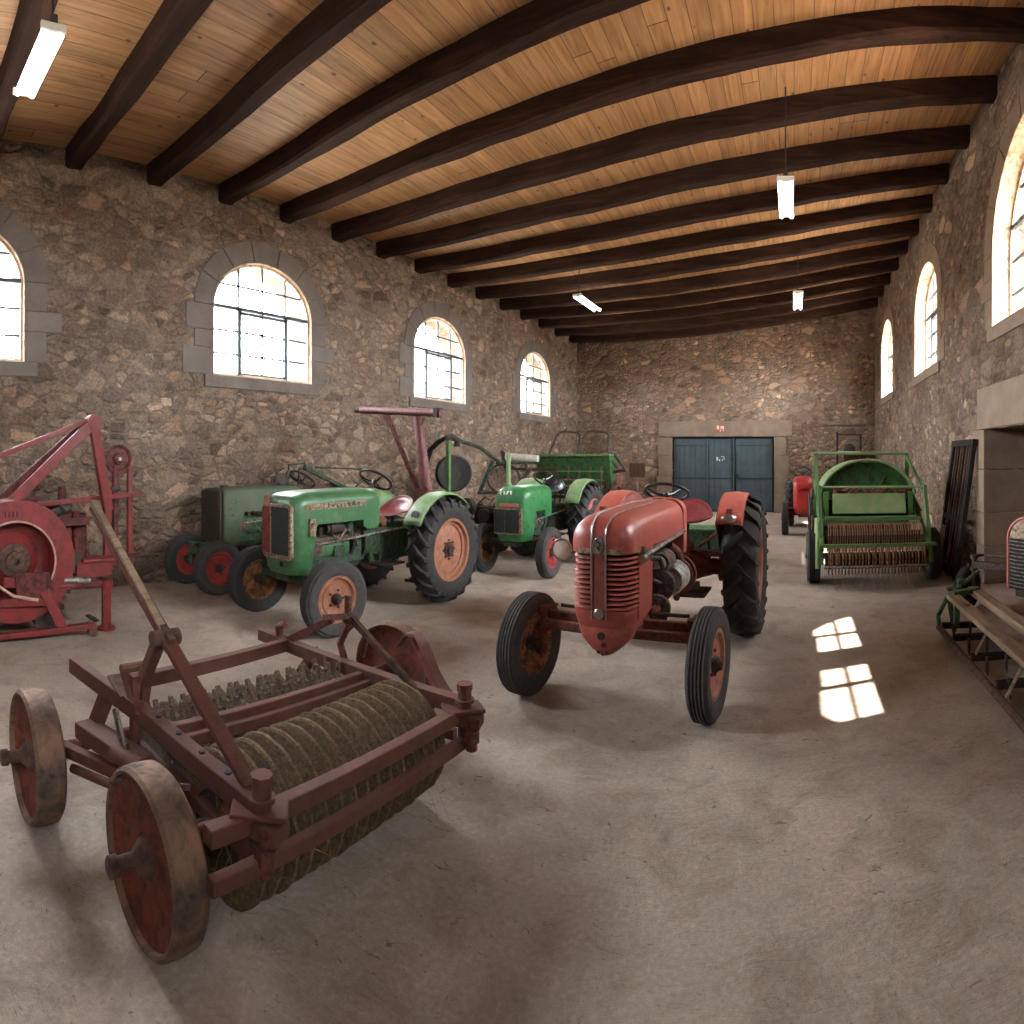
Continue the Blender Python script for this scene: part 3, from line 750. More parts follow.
def rear_wheel(parent, loc, s, R=.60, w=.29, rim='rim_or', dish='rim_or', tyre='rubber_dk', name='rear_wheel', lugs=20):
    rr = R * .585; Rb = R - .032
    t = put(('rt', R, w), name, parent, lambda: MB().lathe(tyre_prof(Rb, rr, w), 64, RX, True).build(name, M[tyre], smooth=40), loc, (0, 0, 0 if s > 0 else PI))
    def lug_():
        m = MB(); h = w / 2
        for side in (-1, 1):
            for k in range(lugs):
                a0 = 2 * PI * (k + (.5 if side > 0 else 0)) / lugs
                secs = []
                # the bar runs from the centre line to the shoulder and down the sidewall
                for (u, da, rad, hw) in ((-.10, -.02, Rb - .015, .020), (.10, .03, Rb - .006, .021), (.45, .13, Rb - .012, .022), (.80, .225, Rb - .03, .024), (.96, .26, Rb - .075, .022)):
                    x = side * u * h; a = a0 + da; top = .042 if u < .9 else .02
                    ca, sa = math.cos(a), math.sin(a)
                    T_ = V((0, -sa, ca)); N_ = V((0, ca, sa)); X_ = V((side, 0, 0))
                    if u > .9: N2 = (N_ * .5 + X_ * .85).normalized()
                    elif u > .7: N2 = (N_ * .9 + X_ * .35).normalized()
                    else: N2 = N_
                    c0 = N_ * rad + V((x, 0, 0))
                    secs.append([c0 - T_ * hw * 1.25, c0 + N2 * top - T_ * hw * .75, c0 + N2 * top + T_ * hw * .75, c0 + T_ * hw * 1.25])
                m.loft(secs)
        return m.build('tread_lugs', M[tyre], smooth=25)
    put(('rl', R, w, lugs), 'tread_lugs', t, lug_)
    def rim_():
        h = w / 2
        return MB().lathe([(rr + .015, h * .64), (rr + .012, h * .78), (rr - .018, h * .76), (rr - .03, h * .5), (rr - .06, h * .42), (rr - .065, -h * .4), (rr - .02, -h * .7), (rr + .012, -h * .76), (rr + .012, -h * .6), (rr - .04, -h * .35), (rr - .04, h * .35)], 48, RX, True).build('rim', M[rim], smooth=40)
    def disc_():
        h = w / 2
        m = MB().lathe([(rr - .055, h * .30), (rr - .08, h * .30), (rr * .80, h * .28), (rr * .74, h * .36), (rr * .42, h * .40), (0, h * .40), (0, h * .2), (rr * .72, h * .2), (rr - .05, h * .18)], 48, RX, True)
        return m.build('wheel_disc', M[dish], smooth=30)
    put(('rr', R, w, rim), 'rim', t, rim_); put(('rd', R, w, dish), 'wheel_disc', t, disc_)
    def hub_():
        h = w / 2
        m = MB().lathe([(0, h * .3), (.085, h * .3), (.085, h * .52), (.06, h * .56), (.05, h * .72), (0, h * .74)], 24, RX)
        for k in range(8):
            a = 2 * PI * k / 8; m.cyl((h * .3, .105 * math.cos(a), .105 * math.sin(a)), (h * .5, .105 * math.cos(a), .105 * math.sin(a)), .012, 6)
        return m.build('hub', M['engine_red'], smooth=40)
    put(('rh', w), 'hub', t, hub_)
    return t

def hood_sec(y, w, z0, z1, r, n=6, taper=0.0):
    """open-bottomed hood section as a closed loop: half width w/2, from z0 up to z1, shoulder radius r"""
    a = w / 2; p = [(-a + taper, y, z0), (-a, y, z1 - r)]
    for i in range(1, n + 1):
        t = PI / 2 * i / n; p.append((-a + r - r * math.cos(t), y, z1 - r + r * math.sin(t)))
    p.append((0, y, z1 + .006))
    for i in range(n, 0, -1):
        t = PI / 2 * i / n; p.append((a - r + r * math.cos(t), y, z1 - r + r * math.sin(t)))
    p += [(a, y, z1 - r), (a - taper, y, z0)]
    return p
def rounded(w, h, r, n=5):
    """rounded rectangle outline centred on 0"""
    p = []
    for cx, cy, a0 in ((w / 2 - r, h / 2 - r, 0), (-w / 2 + r, h / 2 - r, PI / 2), (-w / 2 + r, -h / 2 + r, PI), (w / 2 - r, -h / 2 + r, 1.5 * PI)):
        for i in range(n + 1):
            a = a0 + PI / 2 * i / n; p.append((cx + r * math.cos(a), cy + r * math.sin(a)))
    return p
FY = lambda x, y, z: Matrix.Translation((x, y, z)) @ PY     # outline (x, z) prism growing towards +Y

def steering(parent, c, R, tilt, col_to, mk='black'):
    ct, st_ = math.cos(tilt), math.sin(tilt)
    T = Matrix.Translation(V(c)) @ Matrix.Rotation(-tilt, 4, 'X')
    m = MB(T); m.tube([(R * math.cos(a), R * math.sin(a), 0) for a in [2 * PI * i / 40 for i in range(40)]], .014, 8, True)
    w_ = m.build('steering_wheel', M[mk], parent)
    m = MB(T)
    for k in range(3):
        a = PI / 2 + 2 * PI * k / 3
        m.tube([(0, 0, -.035), (R * .5 * math.cos(a), R * .5 * math.sin(a), -.03), (R * math.cos(a), R * math.sin(a), 0)], [.014, .011, .008], 6)
    m.lathe([(0, -.05), (.035, -.05), (.032, -.015), (.02, -.008), (0, -.005)], 16)
    m.build('wheel_spoke', M[mk], w_)
    b = T @ V((0, 0, -.05)); MB().tube([b, col_to], [.017, .024], 10).build('steering_column', M['engine_red'], parent)

def seat_pan(parent, c, w, d, h, mt, rim=None, tilt=0.0, mk_leg='engine', leg_to=None):
    """pressed steel pan seat: high round back, low front edge"""
    T = Matrix.Translation(V(c)) @ Matrix.Rotation(tilt, 4, 'X')
    m = MB(T); nu, nv = 28, 7; vs = [(0, 0, 0)]; fs = []
    def e(a):  # rim height, back (+y) is high
        s = math.sin(a); return h * (.30 + .70 * max(0, s) ** 1.3) if s > 0 else h * (.30 - .12 * (-s))
    for j in range(1, nv + 1):
        q = j / nv
        for i in range(nu):
            a = 2 * PI * i / nu
            vs.append((w / 2 * q * math.cos(a) * (1 - .04 * math.cos(2 * a)), d / 2 * q * math.sin(a), e(a) * q ** 2.6))
    for i in range(nu):
        fs.append((0, 1 + i, 1 + (i + 1) % nu))
        for j in range(nv - 1):
            a = 1 + j * nu + i; b = 1 + j * nu + (i + 1) % nu; fs.append((a, a + nu, b + nu, b))
    m.add(vs, fs); s_ = m.build('seat', M[mt], parent, smooth=60, solid=.008)
    m = MB(T); m.tube(vs[1 + (nv - 1) * nu:], .009 if rim else .007, 8, True); m.build('seat_rim', M[rim or mt], s_)
    if leg_to: MB().tube([T @ V((0, -.02, -.01)), V(c) + V((0, -.05, -.12)), leg_to], .022, 8).build('seat_spring', M[mk_leg], parent)
    return s_

def fender(parent, cx, cy, cz, R, x0, x1, a0, a1, mt, n=22, side_x=None, side_r=.30, name='fender', lip=.02, side_mt=None):
    """arched mudguard; angle measured from forward (-Y) over the top"""
    m = MB(); A = []
    rows = []
    for i in range(n + 1):
        a = math.radians(a0 + (a1 - a0) * i / n); ca, sa = -math.cos(a), math.sin(a)
        r2 = R - lip
        rows.append([(x0, cy + r2 * ca, cz + r2 * sa), (x0 + (x1 - x0) * .06, cy + R * ca, cz + R * sa), (x0 + (x1 - x0) * .5, cy + (R + .012) * ca, cz + (R + .012) * sa), (x0 + (x1 - x0) * .94, cy + R * ca, cz + R * sa), (x1, cy + r2 * ca, cz + r2 * sa)])
    m.loft(rows, False, False, wrap=False)
    f_ = m.build(name, M[mt], parent, smooth=40, solid=.006)
    if side_x is not None:
        m = MB(); rr = []
        for i in range(n + 1):
            a = math.radians(a0 + (a1 - a0) * i / n); ca, sa = -math.cos(a), math.sin(a)
            rr.append([(side_x, cy + R * ca, cz + R * sa), (side_x, cy + (R - side_r) * ca, cz + (R - side_r) * sa * .9)])
        m.loft(rr, False, False, wrap=False); m.build('fender_side', M[side_mt or mt], f_, smooth=40, solid=.006)
    return f_

def headlamp(parent, c, r, to, body='redA', d=(0, -1, .0)):
    T = axis(c, d)
    m = MB(T); m.lathe([(0, -r * 1.25), (r * .35, -r * 1.2), (r * .75, -r * .85), (r * .98, -r * .25), (r * 1.02, 0), (r * .92, .004), (r * .9, -.01), (0, -.012)], 28)
    h = m.build('headlamp', M[body], parent, smooth=40)
    m = MB(T); m.lathe([(r * .99, -.008), (r * 1.05, 0), (r * 1.0, .012), (r * .9, .01), (r * .9, -.004)], 28, None, True); m.build('lamp_rim', M['chrome'], h)
    m = MB(T); m.lathe([(r * .93, .002), (r * .6, .012), (r * .25, .018), (0, .02)], 28); m.build('lamp_lens', M['lens'], h, smooth=60)
    if to: MB().tube([V(c) + V(d) * -r * .9, (V(c) + V(to)) / 2 + V((0, .02, -.02)), to], .012, 8).build('lamp_bracket', M['engine_red'], h)
    return h

def fasten(m, pts, r=.012, d=(1, 0, 0), l=.012):
    for p in pts: m.cyl(p, V(p) + V(d) * l, r, 6)
    return m

def engine_bits(root, y0, y1, z0, z1, w, ms, seed=1, dens=1.0):
    """crankcase, cylinder block, head, pipes and fittings between y0 and y1"""
    A, B, Cc, D = ms; rnd = random.Random(seed); L = y1 - y0
    m = MB(); m.box((0, (y0 + y1) / 2, z0 + .12), (w * .72, L, .22)); m.cyl((0, y0 + .02, z0 + .06), (0, y1 - .02, z0 + .06), w * .33, 20)
    m.build('crankcase', M[A], root, smooth=35, bevel=.012)
    m = MB(); m.box((0, (y0 + y1) / 2, (z0 + z1) / 2 + .09), (w * .52, L * .92, z1 - z0 - .2))
    n = max(3, int(L / .16))
    for i in range(n):
        y = y0 + L * (i + .5) / n
        m.box((w * .29, y, z0 + .34), (.06, L / n * .62, .12)); m.box((-w * .29, y, z0 + .34), (.06, L / n * .62, .12))
    fasten(m, [(w * .26, y0 + L * (i + .5) / (2 * n), z0 + .24) for i in range(2 * n)], .010)
    blk = m.build('engine_block', M[B], root, smooth=35, bevel=.008)
    m = MB(); m.box((0, (y0 + y1) / 2, z1 + .02), (w * .46, L * .86, .09))
    for i in range(n):
        y = y0 + L * (i + .5) / n; m.cyl((w * .1, y, z1 + .04), (w * .1, y, z1 + .10), .022, 10); m.cyl((-w * .05, y, z1 + .04), (-w * .05, y, z1 + .09), .014, 8)
    m.build('cylinder_head', M[B], root, smooth=35, bevel=.008)
    m = MB()
    for s in (-1, 1):
        zt = z1 - .06
        m.tube([(s * w * .36, y0 + .05, zt), (s * w * .38, (y0 + y1) / 2, zt + .015), (s * w * .36, y1 - .08, zt)], .030, 12)
        for i in range(n): y = y0 + L * (i + .5) / n; m.tube([(s * w * .24, y, zt + .02), (s * w * .36, y, zt)], .024, 10)
    m.build('manifold', M[Cc], root)
    m = MB()
    for i in range(int(7 * dens)):
        s = 1 if i % 3 else -1; ya = rnd.uniform(y0 + .04, y1 - .2); za = rnd.uniform(z0 + .25, z1)
        x = s * w * rnd.uniform(.34, .44)
        m.tube([(x, ya, za), (x + s * .03, ya + .07, za + rnd.uniform(-.09, .05)), (x + s * .01, ya + rnd.uniform(.1, .2), za + rnd.uniform(-.12, .08)), (s * w * .25, ya + rnd.uniform(.12, .26), za + rnd.uniform(-.15, .02))], .009, 6)
    m.build('fuel_pipe', M[D], root)
    m = MB(); c_ = (w * .40, y0 + L * .36, z0 + .38)
    m.cyl(c_, (c_[0], c_[1] + .17, c_[2]), .055, 16); m.cyl((c_[0], c_[1] - .02, c_[2]), (c_[0], c_[1], c_[2]), .045, 16); m.cyl((c_[0], c_[1] - .05, c_[2]), (c_[0], c_[1] - .03, c_[2]), .05, 18)
    m.build('dynamo', M[B], root)
    m = MB(); c_ = (w * .38, y0 + L * .72, z0 + .26); m.cyl(c_, (c_[0], c_[1], c_[2] + .16), .042, 14); m.cyl((c_[0], c_[1], c_[2] + .16), (c_[0], c_[1], c_[2] + .18), .048, 14)
    m.box((w * .36, y0 + L * .5, z0 + .16), (.10, .14, .10)); m.build('oil_filter', M[A], root, bevel=.006)

def gearbox(root, y0, y1, zc, ms, wb, ht, axz, r=.17):
    """clutch bell, gearbox and rear axle with its trumpets, brake drums and drawbar"""
    m = MB(); m.lathe([(0, y0 - .02), (r * 1.12, y0 - .02), (r * 1.12, y0 + .05), (r, y0 + .07), (r * .82, y0 + .26), (r * .8, y1), (0, y1)], 28, Matrix.Translation((0, 0, zc)) @ Matrix(((1, 0, 0, 0), (0, 0, 1, 0), (0, 1, 0, 0), (0, 0, 0, 1))))
    fasten(m, [(r * 1.05 * math.cos(a), y0 + .05, zc + r * 1.05 * math.sin(a)) for a in [PI * k / 6 for k in range(12)]], .012, (0, 1, 0), .02)
    m.build('clutch_housing', M[ms], root, smooth=35)
    m = MB(); m.box((0, (y1 + wb) / 2, axz + .03), (.26, wb - y1 + .28, .34)); m.box((0, wb - .05, axz + .22), (.20, .34, .10)); m.box((0, wb + .2, axz + .02), (.18, .10, .22))
    gb = m.build('gearbox', M[ms], root, bevel=.025)
    for s in (-1, 1):
        m = MB(); m.tube([(s * .12, wb, axz), (s * .20, wb, axz), (s * .3, wb, axz), (s * (ht - .10), wb, axz)], [.13, .12, .075, .07], 20); m.cyl((s * (ht - .21), wb, axz), (s * (ht - .12), wb, axz), .13, 24)
        m.build('axle_housing', M[ms], root)
    m = MB(); m.box((0, wb + .32, axz - .16), (.07, .44, .025)); m.tube([(-.2, wb + .15, axz - .12), (-.22, wb + .55, axz - .18)], .018, 8); m.tube([(.2, wb + .15, axz - .12), (.22, wb + .55, axz - .18)], .018, 8)
    m.tube([(-.2, wb + .1, axz + .28), (-.22, wb + .38, axz + .22), (-.22, wb + .5, axz - .16)], .014, 8); m.tube([(.2, wb + .1, axz + .28), (.22, wb + .38, axz + .22), (.22, wb + .5, axz - .16)], .014, 8)
    m.build('drawbar', M['engine'], root, smooth=30)
    m = MB()
    m.tube([(.04, y1 - .05, axz + .18), (.05, y1 - .12, axz + .45), (.04, y1 - .14, axz + .52)], .010, 8); m.ball((.04, y1 - .14, axz + .53), .022, 10, 6)
    m.tube([(-.16, y1 + .0, axz + .15), (-.18, y1 - .05, axz + .42)], .009, 8); m.ball((-.18, y1 - .05, axz + .43), .018, 10, 6)
    m.build('gear_lever', M['black'], root)
    m = MB()
    for s in (-1, 1):
        m.tube([(s * .15, y1 - .02, axz - .02), (s * .27, y1 - .12, axz - .06), (s * .3, y1 - .2, axz - .04)], .011, 8); m.box((s * .3, y1 - .22, axz - .03), (.08, .02, .07), (.3, 0, 0))
        m.box((s * .27, y1 - .02, axz - .13), (.20, .34, .02))
    m.build('footrest', M['engine'], root, smooth=30)

def front_axle(root, ht, z, R, mt, drop=True, y=0.0, double=False, sweep=0.0):
    m = MB()
    if double:
        for dy_, dz_ in ((-.045, 0), (.06, .035)):
            m.bar((-ht + .11, y + dy_, z + dz_), (ht - .11, y + dy_, z + dz_), .05, .06)
    else: m.bar((-ht + .12, y + sweep, z), (ht - .12, y + sweep, z), .07, .07)
    ax = m.build('front_axle', M[mt], root, smooth=0, bevel=.008)
    for s in (-1, 1):
        m = MB(); x = s * (ht - .10)
        m.cyl((x, y, R - .05), (x, y, z + .09), .022, 14); m.cyl((x, y, z + .06), (x, y, z + .10), .04, 14); m.cyl((x, y, z - .06), (x, y, z - .03), .04, 14)
        m.cyl((x, y, R), (s * (ht - .02), y, R), .026, 12); m.tube([(x, y, z + .085), (x - s * .02, y + .16, z + .075)], .015, 8)
        m.build('kingpin', M[mt], ax)
    m = MB(); m.tube([(-ht + .16, y + .16, z + .075), (ht - .16, y + .16, z + .075)], .013, 8); m.build('track_rod', M['engine_red'], ax)
    return ax
# ------------------------------------------------------------------ faded red tractor standing alone
def red_tractor():
    t = thing('tractor', 'faded red tractor with louvred grille and one round headlamp, alone on the open floor', 'tractor', (-1.125, 3.52, 0), math.radians(-1.7))
    ht, wb = .61, 1.75
    # bonnet
    w = .40; r = .11
    secs = []
    for (y, ww, zt, rr, zb) in ((-.285, .20, 1.13, .07, 1.03), (-.278, .30, 1.17, .10, 1.03), (-.255, .365, 1.205, .12, 1.03), (-.21, .40, 1.232, .13, 1.03), (-.12, .41, 1.25, .13, 1.03), (.2, .42, 1.262, .12, 1.03), (.7, .42, 1.262, .12, 1.01), (1.02, .40, 1.258, .12, 1.0), (1.10, .39, 1.25, .12, 1.0)):
        secs.append(hood_sec(y, ww, zb, zt, rr))
    m = MB(); m.loft(secs); bon = m.build('bonnet', M['redA'], t, smooth=50)
    m = MB(); m.loft([hood_sec(y, ww, zb, zt, .11) for (y, ww, zt, zb) in ((1.105, .40, 1.262, .84), (1.14, .41, 1.268, .82), (1.20, .41, 1.26, .82), (1.25, .38, 1.235, .84))])
    m.build('dash_cowl', M['redA'], t, smooth=50)
    # centre ribs over the nose
    for s in (-1, 1):
        m = MB(); m.tube([(s * .045, -.290, .64), (s * .045, -.294, .8), (s * .045, -.296, 1.04), (s * .045, -.292, 1.125), (s * .046, -.284, 1.172), (s * .048, -.262, 1.209), (s * .052, -.212, 1.238), (s * .058, -.12, 1.257), (s * .068, .2, 1.268), (s * .072, .7, 1.268), (s * .06, 1.05, 1.262)], .0065, 8)
        m.build('nose_bead', M['chrome'], bon)
    # nose shell
    secs = []
    def plan(z, w_, d_, yf, yb=.16):
        p = []
        for i in range(9):
            a = PI / 2 * i / 8; p.append((w_ - d_ + d_ * math.sin(a), yf + d_ - d_ * math.cos(a), z))
        R_ = [(x, y, z) for x, y, z in p]; Lf = [(-x, y, z) for x, y, z in reversed(p)]
        return Lf[:-1] + [(0, yf - .004, z)] + R_[1:] + [(w_, yb, z), (w_ - .012, yb, z), (0, yf + .14, z), (-w_ + .012, yb, z), (-w_, yb, z)]
    m = MB(); m.loft([plan(.575, .175, .10, -.245), plan(.60, .185, .10, -.262), plan(.66, .195, .10, -.275), plan(.69, .198, .10, -.278)]); m.build('nose_shell', M['redA'], t, smooth=45)
    m = MB()
    for s in (-1, 1): m.loft([[(s * .205, -.14, z), (s * .205, .17 - (1.03 - z) * .08, z), (s * .196, .17 - (1.03 - z) * .08, z), (s * .196, -.14, z)] for z in (.62, .7, .85, 1.03)])
    m.build('side_panel', M['redA'], t, smooth=30)
    # louvred grille, dark behind
    m = MB(); m.loft([plan(z, .178, .09, -.24, .0) for z in (.64, 1.04)]); m.build('radiator_core', M['dark'], t, smooth=30)
    gr = []
    for k in range(11):
        z = .705 + k * .0295
        for s in (-1, 1):
            m = MB(); pts = []
            for (x, y) in ((.052, -.287), (.10, -.286), (.135, -.277), (.165, -.25), (.188, -.21), (.200, -.165), (.203, -.13)): pts.append((s * x, y, z))
            rings = []
            for p in pts: rings.append([(p[0], p[1] - .006, p[2] - .005), (p[0], p[1] - .004, p[2] + .002), (p[0] * .95, p[1] + .02, p[2] + .008), (p[0] * .95, p[1] + .02, p[2] + .003)])
            m.loft(rings); gr.append(m)
    g = MB()
    for q in gr: g.v, g.f = g.v + q.v, g.f + [tuple(i + len(g.v) for i in f) for f in q.f]
    g.build('grille_louvre', M['redA'], t, smooth=30)
    m = MB(); m.loft([[(x, y - .006, z - .018), (x, y - .006, z + .012), (x * .97, y + .012, z + .012), (x * .97, y + .012, z - .018)] for x, y, z in [(s_ * x, y, 1.045) for s_, x, y in ((-1, .205, -.1), (-1, .204, -.165), (-1, .188, -.215), (-1, .16, -.26), (-1, .12, -.283), (1, 0, -.292), (1, .12, -.283), (1, .16, -.26), (1, .188, -.215), (1, .204, -.165), (1, .205, -.1))]])
    m.build('chrome_band', M['cream_trim'], t, smooth=40)
    m = MB(); m.box((0, -.286, .85), (.09, .014, .42)); m.build('grille_strip', M['redA_dark'], t, smooth=0, bevel=.004)
    # emblem and crank cover
    m = MB(axis((0, -.292, 1.075), (0, -1, .12))); m.lathe([(0, 0), (.045, 0), (.045, .010), (.037, .014), (.035, .008), (0, .008)], 28, Matrix.Diagonal((.82, 1.2, 1, 1))); b_ = m.build('emblem', M['steel'], t)
    m = MB(); m.tube([(-.012, -.305, 1.10), (.010, -.306, 1.095), (.012, -.306, 1.078), (-.008, -.306, 1.07), (.008, -.305, 1.052)], .005, 6); m.build('emblem_relief', M['engine'], b_)
    m = MB(axis((0, -.286, .672), (0, -1, 0))); m.lathe([(0, 0), (.032, 0), (.032, .012), (.022, .02), (0, .02)], 22); m.build('crank_cover', M['chrome'], t)
    # chin casting
    m = MB(); secs = []
    for (z, hw, yf, yb) in ((.58, .178, -.25, .20), (.545, .172, -.25, .20), (.49, .15, -.245, .17), (.44, .10, -.235, .1), (.405, .055, -.22, .04), (.395, .03, -.20, .0)):
        p = []
        for i in range(12):
            a = PI * i / 11; p.append((-hw * math.cos(a), yf + .09 - .09 * math.sin(a) ** .8, z))
        secs.append(p + [(hw, yb, z), (-hw, yb, z)])
    m.loft(secs); ch = m.build('front_casting', M['redA'], t, smooth=50)
    m = MB()
    for (x, z, r_) in ((0, .53, .024), (.015, .475, .016), (-.02, .43, .010), (.03, .43, .010), (.005, .418, .008)): m.lathe([(0, 0), (r_, 0), (r_ * 1.0, .006), (0, .006)], 16, axis((x, -.252 + (.53 - z) * .12, z), (0, -1, 0)))
    m.build('casting_hole', M['dark'], ch)
    for s in (-1, 1):
        m = MB(); m.bar((s * .165, -.05, .53), (s * .17, .62, .60), .02, .12); fasten(m, [(s * .175, .0 + .12 * k, .545 + .012 * k) for k in range(5)], .013, (s, 0, 0)); m.build('side_rail', M['redA'], t, smooth=30, bevel=.004)
    front_axle(t, ht, .50, .335, 'redA_rust', double=True)
    front_wheel(t, (ht, 0, .338), 1, rim='rim_or', cap='rim_pink', steer=-.07); front_wheel(t, (-ht, 0, .338), -1, rim='rim_yel', steer=-.07)
    # engine
    engine_bits(t, .22, .98, .50, .93, .42, ('engine_red', 'engine_brown', 'engine_brown', 'steel'), 3, 1.4)
    m = MB(axis((.22, .52, .72), (0, 1, 0))); m.lathe([(0, 0), (.10, 0), (.115, .02), (.115, .22), (.10, .25), (0, .25)], 28); m.build('air_cleaner', M['alu'], t, smooth=40)
    for y_, r_ in ((.80, .135), (.845, .155), (.88, .14)):
        m = MB(axis((.20, y_, .70), (0, 1, 0))); m.lathe([(r_ * .72, 0), (r_, .0), (r_ * 1.03, .015), (r_, .03), (r_ * .72, .03)], 32, None, True); m.build('flange_ring', M['redA_rust'], t)
    m = MB(axis((.21, .24, .60), (.25, -1, 0))); m.lathe([(.03, 0), (.085, 0), (.095, .012), (.082, .022), (.095, .034), (.085, .046), (.03, .046)], 26, None, True); m.build('belt_pulley', M['engine_brown'], t)
    m = MB(axis((.215, .30, .74), (.2, -1, 0))); m.lathe([(.0, 0), (.10, 0), (.11, .02), (.10, .05), (.055, .07), (0, .07)], 26); m.build('fan_housing', M['engine_red'], t, smooth=40)
    m = MB(); m.cyl((.21, .30, .88), (.21, .50, .88), .07, 20); m.build('magneto', M['engine_brown'], t)
    m = MB(axis((.21, .298, .88), (0, -1, 0))); m.lathe([(0, 0), (.05, 0), (.05, .02), (0, .024)], 20); m.build('magneto_cap', M['white'], t)
    m = MB(); m.tube([(.20, .62, .96), (.24, .72, .90), (.235, .88, .80), (.20, 1.0, .62), (.14, 1.1, .45)], .028, 12); m.build('exhaust_pipe', M['redA_rust'], t)
    m = MB(); m.tube([(.2, .1, .95), (.235, .22, .93), (.24, .30, .84), (.225, .33, .62), (.22, .42, .5), (.2, .5, .42)], .016, 10); m.tube([(.19, .16, .80), (.235, .24, .76), (.235, .35, .66), (.21, .40, .52)], .014, 10); m.build('radiator_hose', M['clay'], t)
    m = MB(); m.tube([(.215, -.13, .985), (.222, .3, 1.0), (.218, 1.08, 1.008)], .014, 10); m.bar((.214, -.13, 1.0), (.214, 1.08, 1.01), .006, .03); st_ = m.build('chrome_strip', M['steel'], t)
    m = MB(); m.tube([(-.218, -.13, .985), (-.222, .3, 1.0), (-.218, 1.08, 1.008)], .014, 10); m.build('chrome_strip', M['steel'], t)
    m = MB(); m.cyl((.225, -.15, .985), (.225, -.09, .985), .024, 12); m.box((.225, -.12, 1.03), (.02, .02, .06)); m.build('bonnet_catch', M['chrome'], st_)
    headlamp(t, (-.325, -.11, 1.01), .068, (-.205, .02, 1.02), 'steel', (.12, -1, 0))
    gearbox(t, 1.02, 1.3, .64, 'redA_rust', wb, ht, .60)
    steering(t, (.0, 1.34, 1.30), .185, .45, (0, 1.05, .98))
    seat_pan(t, (.02, 2.10, .96), .50, .44, .20, 'seat_red', None, .05, 'redA_rust', (0, 1.9, .74))
    hw = .645
    rear_wheel(t, (hw, wb, .615), 1, .615, .30); rear_wheel(t, (-hw, wb, .615), -1, .615, .30)
    for s in (-1, 1):
        x0, x1 = (hw - .21, hw + .02) if s > 0 else (-hw - .02, -hw + .21)
        f_ = fender(t, 0, wb, .60, .675, x0, x1, 41, 150, 'redA', side_x=s * (hw - .205), side_r=.34, side_mt='redA_dark')
        m = MB(axis((s * hw - s * .09, wb - .50, 1.09), (0, -.9, .25))); m.lathe([(0, 0), (.045, 0), (.05, .03), (.03, .05), (0, .05)], 20, Matrix.Diagonal((1.3, .7, 1, 1))); l_ = m.build('side_lamp', M['chrome'], f_)
        m = MB(); m.box((s * hw - s * .09, wb - .50, 1.15), (.05, .04, .05)); m.build('lamp_socket', M['redA_dark'], l_, bevel=.005)
        m = MB(); m.tube([(s * .2, wb + .0, .78), (s * (hw - .215), wb - .05, .95)], .018, 8); m.bar((s * .1, wb - .02, .72), (s * (hw - .2), wb - .02, .72), .06, .05); m.build('fender_stay', M['redA_rust'], f_, smooth=30)
    return t
red_tractor()

